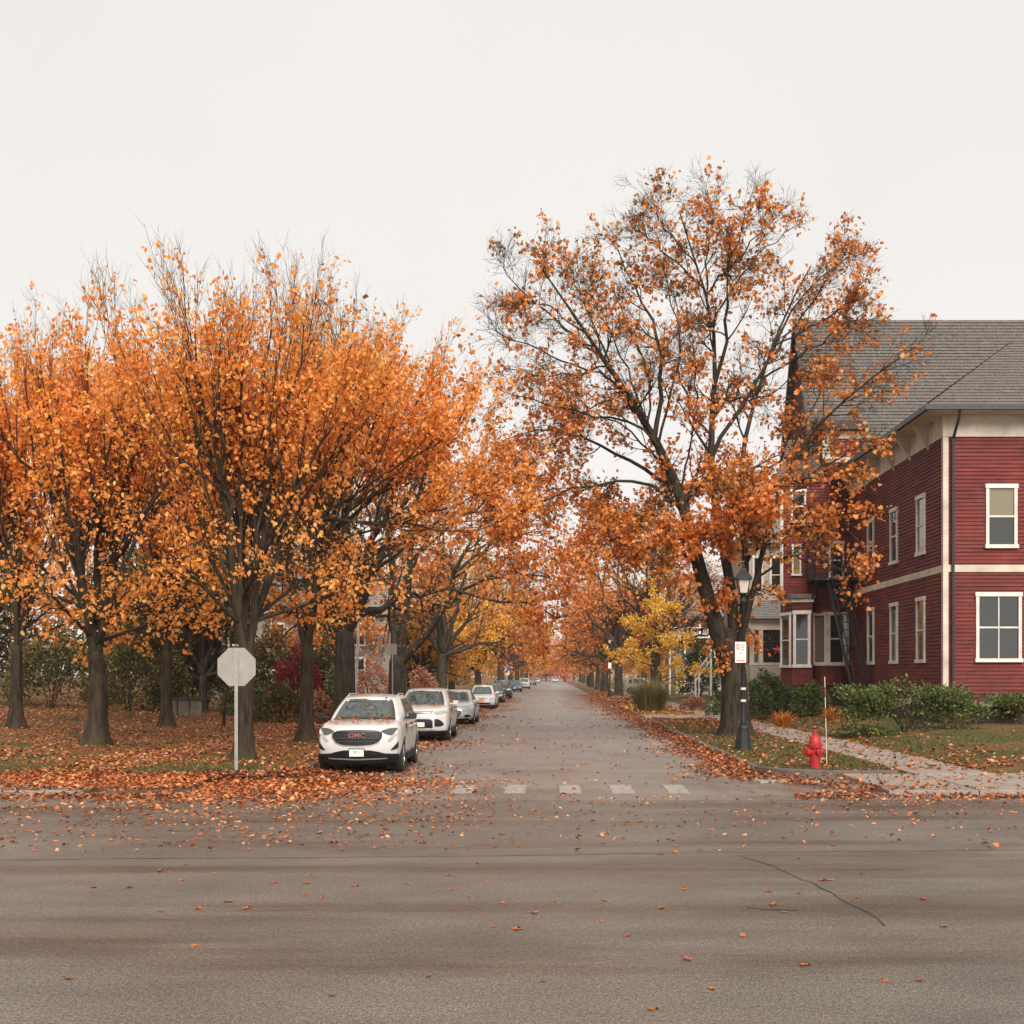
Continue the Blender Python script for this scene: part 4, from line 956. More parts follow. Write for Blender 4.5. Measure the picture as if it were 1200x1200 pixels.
# ---------------------------------------------------------------- cars
def ip(x, tab): return float(np.interp(x, [a for a, _ in tab], [b for _, b in tab]))
class Car:
    def __init__(s, st): s.st = st
    def body(s, u, v, w):
        st = s.st; L, W = st['L'], st['W']; y0 = v * L; top = ip(y0, st['top']); low = st['clear']
        z = low + w * (top - low); wf = ip(w, st.get('side', [(0, .90), (.1, .965), (.35, 1), (.7, .985), (.88, .95), (1, .86)]))
        x = u * W / 2 * ip(v, st['plan']) * wf
        z += .035 * (1 - u * u) * max(0, (w - .8) / .2)
        fr = max(0, 1 - y0 / .8) ** 1.2; rr = max(0, 1 - (L - y0) / .7) ** 1.2
        y = y0 + fr * (st['bf'] * abs(u) ** 2.8 + ip(w, st['rakef'])) - rr * (.16 * abs(u) ** 3 + ip(w, st['raker']))
        return np.array((x, y, z))
    def front(s, x, z):
        st = s.st; low = st['clear']; w = np.clip((z - low) / (ip(0, st['top']) - low), 0, 1)
        hw = st['W'] / 2 * ip(0, st['plan']) * ip(w, st.get('side', [(0, .90), (.1, .965), (.35, 1), (.7, .985), (.88, .95), (1, .86)]))
        u = np.clip(x / hw, -1, 1); return s.body(u, 0, w)[1]
    def cabin(s, u, v, w):
        st = s.st; y = (st['b0'] + (st['b1'] - st['b0']) * v) * (1 - w) + (st['r0'] + (st['r1'] - st['r0']) * v) * w
        y += .16 * u * u * (1 - v) ** 3 - .10 * u * u * v ** 3
        z = st['belt'] + w * (st['roof'] - st['belt']) + w * w * (.035 * (1 - u * u) - .05 * (2 * v - 1.0) ** 2)
        wd = st['wb'] * (1 - w) + st['wr'] * w + .03 * math.sin(math.pi * w)
        x = u * wd * (1 - .10 * max(0, 1 - v * 4) ** 2 - .10 * max(0, (v - .75) * 4) ** 2)
        return np.array((x, y, z))
def gridbox(fn, us, vs, ws, arch=None):
    idx = {}; V = []; Fq = []; Mi = []
    def vid(i, j, k):
        key = (i, j, k)
        if key not in idx:
            p = fn(us[i], vs[j], ws[k]); 
            if arch: p = arch(p, us[i], ws[k])
            idx[key] = len(V); V.append(p)
        return idx[key]
    a, b, c = len(us) - 1, len(vs) - 1, len(ws) - 1
    def q(p, m=0): Fq.append([vid(*t) for t in p]); Mi.append(m)
    for i in range(a):
        for j in range(b):
            q(((i, j, 0), (i, j + 1, 0), (i + 1, j + 1, 0), (i + 1, j, 0)), 1); q(((i, j, c), (i + 1, j, c), (i + 1, j + 1, c), (i, j + 1, c)))
        for k in range(c):
            q(((i, 0, k), (i + 1, 0, k), (i + 1, 0, k + 1), (i, 0, k + 1))); q(((i, b, k), (i, b, k + 1), (i + 1, b, k + 1), (i + 1, b, k)))
    for j in range(b):
        for k in range(c):
            q(((0, j, k), (0, j, k + 1), (0, j + 1, k + 1), (0, j + 1, k))); q(((a, j, k), (a, j + 1, k), (a, j + 1, k + 1), (a, j, k + 1)))
    return V, Fq, Mi
def patch(mb, pts_fn, A, B, n_out, th=.02, m=0):
    """raised curved patch: pts_fn(a,b)->point on the surface; n_out outward unit vector"""
    n_out = np.array(n_out, float); g = [[pts_fn(a, b) for b in B] for a in A]; na, nb = len(A), len(B)
    vs = [p + n_out * .008 for r in g for p in r] + [p - n_out * th for r in g for p in r]; o = na * nb
    fs = [(i * nb + j, (i + 1) * nb + j, (i + 1) * nb + j + 1, i * nb + j + 1) for i in range(na - 1) for j in range(nb - 1)]
    rim = [i * nb for i in range(na)] + [(na - 1) * nb + j for j in range(1, nb)] + [i * nb + nb - 1 for i in range(na - 2, -1, -1)] + [j for j in range(nb - 2, 0, -1)]
    fs += [(rim[i], rim[(i + 1) % len(rim)], o + rim[(i + 1) % len(rim)], o + rim[i]) for i in range(len(rim))]
    mb.add(vs, fs, m)
def text_part(name, body, size, mat, parent, loc, rot, ext=.004, bold=0, sx=1.0):
    cu = bpy.data.curves.new(name, 'FONT'); cu.body = body; cu.size = size; cu.align_x = 'CENTER'; cu.align_y = 'CENTER'; cu.extrude = ext; cu.offset = bold
    tmp = bpy.data.objects.new(name, cu); me = bpy.data.meshes.new_from_object(tmp); me.materials.clear(); bpy.data.objects.remove(tmp)
    o = bpy.data.objects.new(name, me); col.objects.link(o); me.materials.append(mat); o.parent = parent; o.location = loc; o.rotation_euler = rot; o.scale = (sx, 1, 1)
    return o
_wheel = {}
def wheel_meshes(r, wd):
    if (r, wd) in _wheel: return _wheel[(r, wd)]
    def ring(prof, k=28):
        mb = MB(); vs = []
        for rad, x in prof:
            for j in range(k): a = 2 * math.pi * j / k; vs.append((x, rad * math.cos(a), rad * math.sin(a)))
        n = len(prof); mb.add(vs, [(i * k + j, (i + 1) * k + j, (i + 1) * k + (j + 1) % k, i * k + (j + 1) % k) for i in range(n - 1) for j in range(k)]); return mb
    t = ring([(r * .66, -wd * .42), (r * .72, -wd / 2), (r * .93, -wd / 2), (r, -wd * .36), (r, wd * .36), (r * .93, wd / 2), (r * .72, wd / 2), (r * .66, wd * .42)])
    a = t.build('tyre', M['rubber'], smooth=True); rm = ring([(r * .67, wd * .40), (r * .62, wd * .44), (r * .60, wd * .25), (r * .12, wd * .22), (.001, wd * .22)])
    for k in range(5):
        for d in (-.10, .10):
            an = 2 * math.pi * k / 5 + d; rm.bar((wd * .34, r * .12 * math.cos(an), r * .12 * math.sin(an)), (wd * .40, r * .63 * math.cos(an), r * .63 * math.sin(an)), .035, .03)
    b = rm.build('rim', M['rim']); res = (a.data, b.data)
    bpy.data.objects.remove(a); bpy.data.objects.remove(b); _wheel[(r, wd)] = res
    return res

def make_car(name, label, st, color, group):
    c = Car(st); root = thing(name, label, 'car', (0, 0, 0), 0, group); L, W = st['L'], st['W']; r = st['r']
    wy = (st['ax0'], st['ax1'])
    def arch(p, u, w):
        for yc in wy:
            ra = r + .055; d = abs(p[1] - yc)
            if d < ra and abs(u) > .72:
                za = r + math.sqrt(ra * ra - d * d)
                if p[2] < za + .03: p = np.array((p[0] * (1 if abs(u) > .99 else 1), p[1], za + .03 * w))
        return p
    us = [-1, -.93, -.8, -.72, -.5, -.25, 0, .25, .5, .72, .8, .93, 1]; ws = [0, .06, .15, .3, .45, .6, .75, .87, .95, 1]
    vs = sorted(set([0, .012, .03, .06] + [round(x, 4) for x in np.linspace(.09, .94, 46)] + [.96, .98, .992, 1]))
    V, Fq, Mi = gridbox(c.body, us, vs, ws, arch)
    mb = MB(); mb.v = [tuple(p) for p in V]; mb.f = Fq; mb.m = Mi
    bo = mb.build('body', None, root, smooth=True, mats=[color, M['plastic']]); sub = bo.modifiers.new('sub', 'SUBSURF'); sub.levels = 1; sub.render_levels = 1
    V, Fq, Mi = gridbox(c.cabin, [-1, -.96, -.7, -.35, 0, .35, .7, .96, 1], [0, .03, .12, .25, .4, .55, .7, .85, .96, 1], [0, .04, .3, .6, .86, .95, 1])
    mb = MB(); mb.v = [tuple(p) for p in V]; mb.f = Fq; mb.m = [0] * len(Fq)
    cb = mb.build('cabin', color, root, smooth=True); sub = cb.modifiers.new('sub', 'SUBSURF'); sub.levels = 1; sub.render_levels = 1
    # glass
    wx, wzp = np.linspace(-.90, .90, 9), np.linspace(.02, .90, 6)
    sl = math.atan2(st['roof'] - st['belt'], st['r0'] - st['b0'])
    mb = MB(); patch(mb, lambda a, b: c.cabin(a * (1 - .02 * b), 0, b), wx, wzp, (0, -math.sin(sl), math.cos(sl)), .004); mb.build('windshield', M['car_glass'], root, smooth=True)
    sl2 = math.atan2(st['roof'] - st['belt'], st['b1'] - st['r1'])
    mb = MB(); patch(mb, lambda a, b: c.cabin(a, 1, b), np.linspace(.86, -.86, 7), np.linspace(.12, .86, 4), (0, math.sin(sl2), math.cos(sl2)), .004); mb.build('rear_window', M['car_glass'], root, smooth=True)
    for sd in (-1, 1):
        for (v0, v1) in st['win']:
            mb = MB(); vv = np.linspace(v0, v1, 4) if sd < 0 else np.linspace(v0, v1, 4)
            B = np.linspace(.10, .86, 4); patch(mb, lambda a, b: c.cabin(sd, a + (.015 * (b - .5)), b), vv if sd > 0 else vv[::-1], B, (sd, 0, .25), .004); mb.build('side_window', M['car_glass'], root, smooth=True)
        # mirror
        my = st['b0'] + .42; mz = st['belt'] + .06; x0 = sd * (st['wb'] + .03)
        mb = MB(); mb.add([(x0 + sd * .06, my, mz - .03), (x0 + sd * .24, my + .02, mz - .015), (x0 + sd * .25, my + .03, mz + .11), (x0 + sd * .07, my + .01, mz + .12),
                           (x0 + sd * .09, my + .13, mz - .01), (x0 + sd * .22, my + .12, mz + .0), (x0 + sd * .23, my + .12, mz + .1), (x0 + sd * .09, my + .13, mz + .11)],
                          [(0, 1, 2, 3), (4, 7, 6, 5), (0, 4, 5, 1), (1, 5, 6, 2), (2, 6, 7, 3), (3, 7, 4, 0)][::1])
        mb.bar((x0 - sd * .05, my + .06, mz), (x0 + sd * .1, my + .06, mz + .02), .05)
        mo = mb.build('side_mirror', None, root, mats=[st.get('mirror', color)]); bv = mo.modifiers.new('bev', 'BEVEL'); bv.width = .02; bv.segments = 2
        if st.get('handles', True):
            mb = MB()
            for hy in (st['b0'] + 1.35, st['b0'] + 2.3): mb.box(sd * (W / 2 * .985) - .012, sd * (W / 2 * .985) + .012, hy, hy + .2, st['belt'] - .16, st['belt'] - .125)
            mb.build('door_handle', color, root)
        for sy in st['seams']:
            mb = MB(); mb.box(sd * (W / 2 * .955), sd * (W / 2 * .988), sy, sy + .008, .40, st['belt'] - .06); mb.build('door_seam', M['plastic'], root)
        if st.get('clad'):
            mb = MB(); ya, yb = wy[0] + r + .07, wy[1] - r - .07; mb.box(sd * (W / 2 * .90), sd * (W / 2 * 1.004), ya, yb, st['clear'] - .01, st['clear'] + .13); mb.build('sill_cladding', M['plastic'], root)
    # wheels
    tm, rm = wheel_meshes(r, .225)
    for yc in wy:
        for sd in (-1, 1):
            wo = link('wheel', tm, None, root); wo.location = (sd * (W / 2 - .135), yc, r); wo.rotation_euler = (0, 0, 0 if sd > 0 else math.pi)
            link('rim', rm, None, wo)
    mb = MB(); mb.box(-W / 2 + .25, W / 2 - .25, .5, L - .5, .17, st['clear'] + .12); mb.build('underbody', M['plastic'], root)
    # front face
    def fp(nm, xs, zb, zt, mat, off=.0, th=.03, rows=4, both=False, parent=None):
        for sd in ((1, -1) if both else (1,)):
            mb = MB(); X = np.linspace(xs[0], xs[-1], 13); zb_ = np.interp(X, xs, zb); zt_ = np.interp(X, xs, zt)
            def f(a, b):
                x = X[0] + (X[-1] - X[0]) * a; z0 = np.interp(x, X, zb_); z1 = np.interp(x, X, zt_); z = z0 + (z1 - z0) * b; return np.array((sd * x, c.front(x, z) - off, z))
            A = np.linspace(0, 1, 13); patch(mb, f, A if sd > 0 else A[::-1], np.linspace(0, 1, rows), (0, -1, 0), th); o = mb.build(nm, mat, parent or root, smooth=False)
        return o
    st['face'](c, root, fp, color)
    # wipers
    mb = MB()
    for x0, x1 in ((-.55, .1), (.1, .62)):
        p, q2 = c.cabin(x0 / st['wb'], 0, .03), c.cabin(x1 / st['wb'], 0, .08); mb.bar(p + np.array((0, -.02, .03)), q2 + np.array((0, -.02, .03)), .018)
    mb.build('wiper', M['plastic'], root)
    # rear lamps
    mb = MB()
    for sd in (-1, 1):
        p = c.body(sd * .85, 1, .8); mb.box(p[0] - .1, p[0] + .1, p[1] - .05, p[1] + .02, p[2] - .12, p[2] + .1)
    mb.build('tail_lamp', M['tail_red'], root)
    if st.get('rails'):
        for sd in (-1, 1):
            mb = MB(); P = [c.cabin(sd * .93, t, 1) for t in np.linspace(.22, .92, 7)]
            pts = [P[0] + np.array((0, 0, -.01))] + [p + np.array((0, 0, .03)) for p in P[1:-1]] + [P[-1] + np.array((0, 0, -.01))]
            mb.tube(pts, .018, 6); mb.build('roof_rail', st['rails'], root, smooth=True)
    return root
def plate(root, c, z, mat, txt=None, x=0, tm=None):
    y = c.front(x, z) - .05
    mb = MB(); mb.box(x - .165, x + .165, y + .004, y + .02, z - .085, z + .095); fr = mb.build('plate_frame', M['plastic'], root)
    mb = MB(); mb.box(x - .152, x + .152, y - .004, y + .006, z - .075, z + .075); mb.build('licence_plate', mat, root)
    if txt: text_part('plate_number', txt, .085, tm or M['text_dark'], root, (x, y - .006, z), (R(90), 0, 0), .001)
def face_suv1(c, root, fp, color):
    X = [-.555, -.48, -.33, 0, .33, .48, .555]
    fp('grille_surround', X, [.79, .675, .615, .598, .615, .675, .79], [.905, .955, .972, .978, .972, .955, .905], M['chrome'], -.006, .03)
    X = [-.525, -.455, -.32, 0, .32, .455, .525]
    fp('grille', X, [.80, .70, .64, .622, .64, .70, .80], [.89, .93, .948, .955, .948, .93, .89], M['plastic'], .004, .03)
    for z, h in ((.70, .40), (.765, .47), (.905, .44)):
        fp('grille_bar', [-h, 0, h], [z, z, z], [z + .018, z + .02, z + .018], M['black_iron'], .022, .02, 2)
    y = c.front(0, .83) - .045
    e = text_part('emblem', 'GMC', .138, M['chrome'], root, (0, y + .008, .835), (R(90), 0, 0), .006, .002, 1.2)
    text_part('emblem_fill', 'GMC', .138, M['emblem_red'], root, (0, y - .004, .835), (R(90), 0, 0), .010, -.003, 1.2)
    fp('headlight', [.50, .60, .68, .75, .82], [.925, .865, .84, .85, .88], [.935, .97, .985, .99, .985], M['lens_dark'], .004, .03, 4, True)
    fp('running_light', [.64, .69, .74, .79, .835], [.72, .715, .77, .84, .88], [.745, .80, .86, .93, .985], M['lens'], .012, .03, 3, True)
    fp('fog_lamp_recess', [.70, .76, .81, .85], [.525, .53, .545, .58], [.535, .60, .66, .71], M['plastic'], .004, .03, 3, True)
    fp('lower_bumper', [-.86, -.6, -.48, -.35, 0, .35, .48, .6, .86], [.25, .25, .25, .25, .25, .25, .25, .25, .25], [.44, .45, .48, .525, .53, .525, .48, .45, .44], M['plastic'], .006, .04)
    fp('skid_strip', [-.62, 0, .62], [.335, .315, .335], [.36, .345, .36], M['steel'], .02, .02, 2)
    plate(root, c, .475, M['plate_white'], 'TF 1')
def face_suv2(c, root, fp, color):
    fp('grille_surround', [-.42, 0, .42], [.90, .885, .90], [.985, .99, .985], M['chrome'], 0, .03, 3)
    fp('grille', [-.39, 0, .39], [.91, .898, .91], [.965, .968, .965], M['plastic'], .008, .03, 3); fp('grille_bar', [-.40, 0, .40], [.932, .925, .932], [.945, .94, .945], M['chrome'], .018, .02, 2)
    fp('headlight', [.44, .55, .70, .83], [.89, .87, .90, .95], [.945, .97, 1.0, 1.02], M['lens'], .004, .03, 4, True)
    fp('lower_grille', [-.40, -.32, 0, .32, .40], [.45, .45, .45, .45, .45], [.66, .73, .735, .73, .66], M['plastic'], .004, .03)
    fp('side_intake', [.46, .55, .66, .74], [.50, .49, .50, .55], [.72, .735, .68, .58], M['plastic'], .004, .03, 3, True)
    fp('lower_bumper', [-.84, 0, .84], [.25, .25, .25], [.36, .34, .36], M['plastic'], .006, .04); fp('skid_strip', [-.5, 0, .5], [.375, .36, .375], [.41, .40, .41], M['steel'], .01, .02, 2)
    plate(root, c, .56, M['plate_white'])
def face_sedan1(c, root, fp, color):
    fp('grille_surround', [-.42, -.3, 0, .3, .42], [.50, .33, .30, .33, .50], [.60, .70, .715, .70, .60], M['chrome'], -.003, .03)
    fp('grille', [-.38, -.27, 0, .27, .38], [.50, .36, .33, .36, .50], [.58, .675, .69, .675, .58], M['plastic'], .006, .03)
    for z in (.43, .52, .61): fp('grille_bar', [-.34, 0, .34], [z, z, z], [z + .014] * 3, M['chrome'], .018, .02, 2)
    fp('headlight', [.42, .55, .70, .84], [.60, .58, .62, .68], [.64, .70, .74, .76], M['lens'], .004, .03, 4, True)
    fp('fog_lamp_recess', [.52, .62, .76], [.34, .32, .36], [.42, .44, .42], M['plastic'], .004, .03, 3, True); fp('lower_bumper', [-.7, 0, .7], [.2] * 3, [.28, .26, .28], M['plastic'], .006, .03)
    plate(root, c, .42, M['plate_white'])
def face_sedan2(c, root, fp, color):
    fp('grille_surround', [-.48, 0, .48], [.60, .59, .60], [.72, .725, .72], M['chrome'], 0, .03, 3); fp('grille', [-.45, 0, .45], [.615, .605, .615], [.65, .65, .65], M['plastic'], .008, .03, 3)
    fp('grille', [-.45, 0, .45], [.67, .67, .67], [.705, .71, .705], M['plastic'], .008, .03, 3)
    fp('headlight', [.48, .6, .72, .85], [.60, .59, .60, .63], [.72, .74, .745, .74], M['lens'], .004, .03, 4, True)
    fp('lower_grille', [-.6, 0, .6], [.31, .30, .31], [.40, .40, .40], M['plastic'], .004, .03, 3); fp('fog_lamp', [.66, .74], [.36, .37], [.43, .44], M['lens'], .01, .03, 3, True)
    fp('lower_bumper', [-.7, 0, .7], [.2] * 3, [.26, .25, .26], M['plastic'], .006, .03)
    plate(root, c, .475, M['plate_orange'], None)
def face_plain(c, root, fp, color):
    z = ip(0, c.st['top']) - .1
    fp('grille', [-.45, 0, .45], [z - .16, z - .17, z - .16], [z, z + .01, z], M['plastic'], .004, .03, 3); fp('grille_bar', [-.43, 0, .43], [z - .09] * 3, [z - .065] * 3, M['chrome'], .016, .02, 2)
    fp('headlight', [.48, .62, .84], [z - .12, z - .13, z - .08], [z - .01, z + .03, z + .04], M['lens'], .004, .03, 4, True)
    fp('lower_bumper', [-.8, 0, .8], [.22] * 3, [.38, .36, .38], M['plastic'], .006, .04)
    plate(root, c, .50, M['plate_white'])
PLAN = [(0, .90), (.05, .955), (.12, .99), (.25, 1), (.75, 1), (.9, .97), (.97, .93), (1, .88)]
SUV1 = dict(L=4.63, W=1.84, clear=.27, r=.365, ax0=.93, ax1=3.66, bf=.26, plan=PLAN, top=[(0, .99), (.12, 1.03), (.5, 1.08), (1.15, 1.12), (1.4, 1.12), (4.3, 1.15), (4.5, 1.10), (4.63, .98)],
            rakef=[(0, .10), (.15, .03), (.4, 0), (.75, .02), (.92, .06), (1, .13)], raker=[(0, .1), (.3, 0), (.7, .05), (1, .15)], belt=1.10, roof=1.645, b0=1.02, b1=4.50, r0=1.92, r1=4.1, wb=.845, wr=.615,
            win=[(.21, .44), (.47, .72), (.76, .90)], seams=(1.42, 2.52, 3.5), face=face_suv1, mirror=M['plastic'], rails=M['steel'], clad=True)
SUV2 = dict(SUV1, L=4.52, ax0=.92, ax1=3.61, top=[(0, 1.0), (.12, 1.04), (.5, 1.10), (1.1, 1.15), (1.4, 1.15), (4.2, 1.18), (4.4, 1.12), (4.52, 1.0)], belt=1.12, roof=1.67, b0=.95, b1=4.4, r0=1.95, r1=4.0, face=face_suv2, wr=.63)
SUV2.pop('mirror'); SUV2['rails'] = M['black_iron']
SED1 = dict(SUV1, L=4.85, W=1.86, clear=.21, r=.33, ax0=.95, ax1=3.75, bf=.32, top=[(0, .74), (.12, .79), (.5, .85), (1.2, .95), (1.5, .96), (3.9, 1.02), (4.5, 1.03), (4.75, .98), (4.85, .86)], belt=.935, roof=1.47, b0=1.08, b1=4.35, r0=2.05, r1=3.45,
            wb=.80, wr=.575, win=[(.24, .47), (.50, .76)], seams=(1.5, 2.6, 3.5), face=face_sedan1, rails=None, clad=False); SED1.pop('mirror')
SED2 = dict(SED1, L=5.0, W=1.85, top=[(0, .74), (.12, .78), (.5, .83), (1.2, .92), (1.5, .94), (3.9, .99), (4.7, 1.0), (4.9, .95), (5.0, .84)], roof=1.48, bf=.22, face=face_sedan2)
SED3 = dict(SED2, face=face_plain); SUV3 = dict(SUV2, face=face_plain, roof=1.72)
GC = 'cars parked along the kerb'
def put(car, px_r, py_w, rot=0.0):
    """place by its street-side front wheel: picture column of its outer edge and row of its contact"""
    Yw = F * H / (py_w - VY); st = car['_st']; x_edge = PX(px_r, Yw)
    car.location = (x_edge - .92, Yw - .95, 0); car.rotation_euler = (0, 0, rot)
def putcar(name, label, st, color, px, py, rot=0.0):
    o = make_car(name, label, st, color, GC); Yw = F * H / (py - VY); x = PX(px, Yw); o.location = (x - st['W'] / 2, Yw - st['ax0'], .0); o.rotation_euler = (0, 0, rot); return o
putcar('parked_car', 'white crossover with red lettered black grille, first in the parked row', SUV1, M['car_white'], 475.5, 904.5, R(.8))
putcar('parked_car', 'white crossover with thin chrome grille parked second from the corner', SUV2, M['car_white'], 529, 868, R(.4))
putcar('parked_car', 'silver sedan parked third behind the two white crossovers', SED1, M['car_silver'], 557, 848.6)
putcar('parked_car', 'white sedan with an orange front licence plate parked fourth', SED2, M['car_white'], 581.5, 830.4)
d1 = putcar('parked_car', 'dark grey sedan tucked behind the white sedan with orange plate', SED3, M['car_dark'], 590.5, 823.8)
d2 = putcar('parked_car', 'black sport utility parked behind the dark grey sedan', SUV3, M['car_black'], 599.5, 818.6)
def recolor(src, color, label, px, py, rot=0.0, loc=None, group=GC, parts=('body', 'cabin', 'side_mirror', 'door_handle')):
    o = copy_tree(src); o['label'] = label; o['group'] = group
    if group is None: del o['group']
    for ch in o.children:
        if any(ch.name.startswith(p) for p in parts):
            ch.material_slots[0].link = 'OBJECT'; ch.material_slots[0].material = color
    if loc is None: Yw = F * H / (py - VY); loc = (PX(px, Yw) - .92, Yw - .95, 0)
    o.location = loc; o.rotation_euler = (0, 0, rot); return o
recolor(d1, M['car_blue'], 'blue sedan parked beyond the black sport utility', 611.5, 810.6)
recolor(d2, M['car_white'], 'white crossover parked just beyond the blue sedan', 621, 807.3)
recolor(d2, M['car_maroon'], 'maroon sport utility parked beyond the far white crossover', 628.5, 803.2)
recolor(d1, M['car_silver'], 'small far silver sedan near the end of the parked row', 633, 800.6)
recolor(d1, M['car_white'], 'small far white sedan at the very end of the parked row', 637, 798.8)
recolor(d1, M['car_white'], 'white sedan driving far down the middle of the street', 0, 0, 0, (PX(654, 390) - .9, 390, 0), None)
recolor(d1, M['car_maroon'], 'reddish car far away left of the driving white sedan', 0, 0, 0, (PX(644, 450) - .9, 450, 0), None)
recolor(d2, M['car_white'], 'white sport utility in a driveway right of the stout trunk', 0, 0, R(78), (PX(748, 128) + 2.9, 128, .12), None)

# leaves lying on the parked cars
def car_leaves(label, loc, st, n):
    c = Car(st); P = []
    for k in range(n):
        if random.random() < .65: y = random.uniform(.25, 1.1); x = random.uniform(-.7, .7); P.append((loc[0] + x, loc[1] + y, ip(y, st['top']) + .045 - .03 * (x / .8) ** 2))
        elif random.random() < .6: p = c.cabin(random.uniform(-.8, .8), 0, random.random() ** 1.8 * .9); P.append((loc[0] + p[0], loc[1] + p[1] - .01, p[2] + .02))
        else: p = c.cabin(random.uniform(-.8, .8), random.uniform(.1, .8), 1); P.append((loc[0] + p[0], loc[1] + p[1], p[2] + .02))
    litter('fallen_leaves', label, np.array(P), .065, M['litter_road'], .2)
for o, st, n, lb in ((bpy.data.objects['parked_car'], SUV1, 170, 'leaves stuck to the hood and glass of the first parked car'), (bpy.data.objects['parked_car.001'], SUV2, 130, 'leaves stuck to the hood and glass of the second parked car')):
    car_leaves(lb, o.location, st, n)

# ---------------------------------------------------------------- street furniture
# stop sign seen from the back
YS = 24.6; xs_ = PX(276.7, YS); zs = gzf(xs_, YS)
t = thing('stop_sign', 'octagonal stop sign seen from its bare grey back', 'sign', (xs_, YS, zs))
mb = MB(); zc = PZ(781.5, YS) - zs; rad = 24.2 * YS / F * 1.0
oc = [(rad * math.cos(R(22.5 + 45 * k)) , rad * math.sin(R(22.5 + 45 * k))) for k in range(8)]
mb.add([(a, .035, zc + b) for a, b in oc] + [(a, .038, zc + b) for a, b in oc], [tuple(range(8)), tuple(range(8, 16))[::-1]] + [(i, i + 8, (i + 1) % 8 + 8, (i + 1) % 8) for i in range(8)]); mb.build('sign_face', M['sign_back'], t)
mb = MB(); zt = zc + rad * .86
for (x0, x1, y0, y1) in ((-.032, -.012, 0, .008), (.012, .032, 0, .008), (-.016, -.010, .006, .032), (.010, .016, .006, .032), (-.014, .014, .028, .034)): mb.box(x0, x1, y0, y1, -.2, zt)
mb.build('post', M['steel'], t)
mb = MB()
for zz in (zc - .2, zc + .2): mb.tube([(0, .02, zz), (0, .005, zz)], .014, 8)
mb.build('bolt', M['steel'], t)
# grey paired sign by the forked tree
YG = 55.0; xg = PX(460, YG); zg = gzf(xg, YG)
t = thing('parking_sign', 'narrow grey backed sign on a pole before the forked tree', 'sign', (xg, YG, zg))
zz = PZ(760, YG) - zg; mb = MB(); mb.tube([(0, 0, -.1), (0, 0, PZ(755, YG) - zg)], .03, 8); mb.build('post', M['steel'], t)
for dx, nm in ((-.10, 'sign_face'), (.12, 'sign_face')): mb = MB(); mb.box(dx - .09, dx + .09, -.045, -.035, zz - .28, zz + .22); mb.build(nm, M['sign_back'], t)
# round sign with blue plate further on
YG = 135.0; xg = PX(594, YG); t = thing('route_sign', 'round white sign under a blue plate on a far pole', 'sign', (xg, YG, .13))
mb = MB(); mb.tube([(0, 0, -.2), (0, 0, PZ(778, YG) - .13)], .05, 6); mb.build('post', M['steel'], t)
mb = MB(); zc = PZ(788, YG) - .13; mb.tube([(0, -.07, zc), (0, -.09, zc)], .35, 16); mb.build('round_plate', M['sign_white'], t)
mb = MB(); zc = PZ(782, YG) - .13; mb.box(-.33, .33, -.09, -.07, zc - .16, zc + .16); mb.build('blue_plate', M['sign_blue'], t)
# lamp posts
def lamp_post(name, label, px, Y, top_py, group, sign=True, sc_=1.0):
    X = PX(px, Y); g = gzf(X, Y); t = thing(name, label, 'street lamp', (X, Y, g), 0, group); ht = PZ(top_py, Y) - g; zl = ht - .82
    mb = MB(); mb.lathe((0, 0, -.05), [(.25, 0), (.25, .07), (.23, .10), (.20, .30), (.16, .58), (.16, .64), (.13, .70), (.09, .74)], 8, sq=True); mb.build('base', M['lamp_pole'], t)
    mb = MB(); mb.lathe((0, 0, 0), [(.09, .68), (.066, .74), (.057, 1.4), (.05, zl - .25), (.085, zl - .22), (.085, zl - .15), (.05, zl - .12), (.06, zl - .02), (.13, zl), (.13, zl + .03)], 14); mb.build('pole', M['lamp_pole'], t, smooth=True)
    mb = MB(); mb.lathe((0, 0, zl + .035), [(.135, 0), (.215, .36)], 4, sq=True); gl = mb.build('lantern_glass', M['lamp_glass'], t)
    mb = MB()
    for k in range(4):
        a = math.pi / 4 + k * math.pi / 2; mb.bar((.14 * math.cos(a), .14 * math.sin(a), zl + .03), (.222 * math.cos(a), .222 * math.sin(a), zl + .40), .022)
    mb.build('lantern_frame', M['lamp_pole'], t)
    mb = MB(); mb.lathe((0, 0, zl + .40), [(.30, -.02), (.30, .03), (.20, .13), (.10, .22), (.09, .27), (.04, .30), (.045, .36), (.01, .42)], 4, sq=True); mb.build('lantern_cap', M['lamp_pole'], t)
    return t, g
YL = 31.6
lp, g = lamp_post('lamp_post', 'dark lantern lamp post with white parking sign by the big maple', 871, YL, 660, 'lantern lamp posts along the verge')
for zp in (807, 821):
    mb = MB(); z = PZ(zp, YL) - g; mb.lathe((0, 0, z), [(.072, -.03), (.072, .03)], 12); mb.build('pole_band', M['white_paint'], lp)
xs2 = PX(867.3, YL); t = thing('parking_sign', 'white parking sign with faded red marks on the lamp post', 'sign', (xs2, YL - .09, PZ(764.5, YL)))
mb = MB(); hw, hh = .145, .275; mb.box(-hw, hw, -.004, .004, -hh, hh); pl = mb.build('sign_face', M['sign_white'], t)
bv = pl.modifiers.new('bev', 'BEVEL'); bv.width = .003
mb = MB(); mb.box(-.03, .05, .004, .03, -.1, .1); mb.build('bracket', M['steel'], t)
mb = MB(); k = 20; ring = []
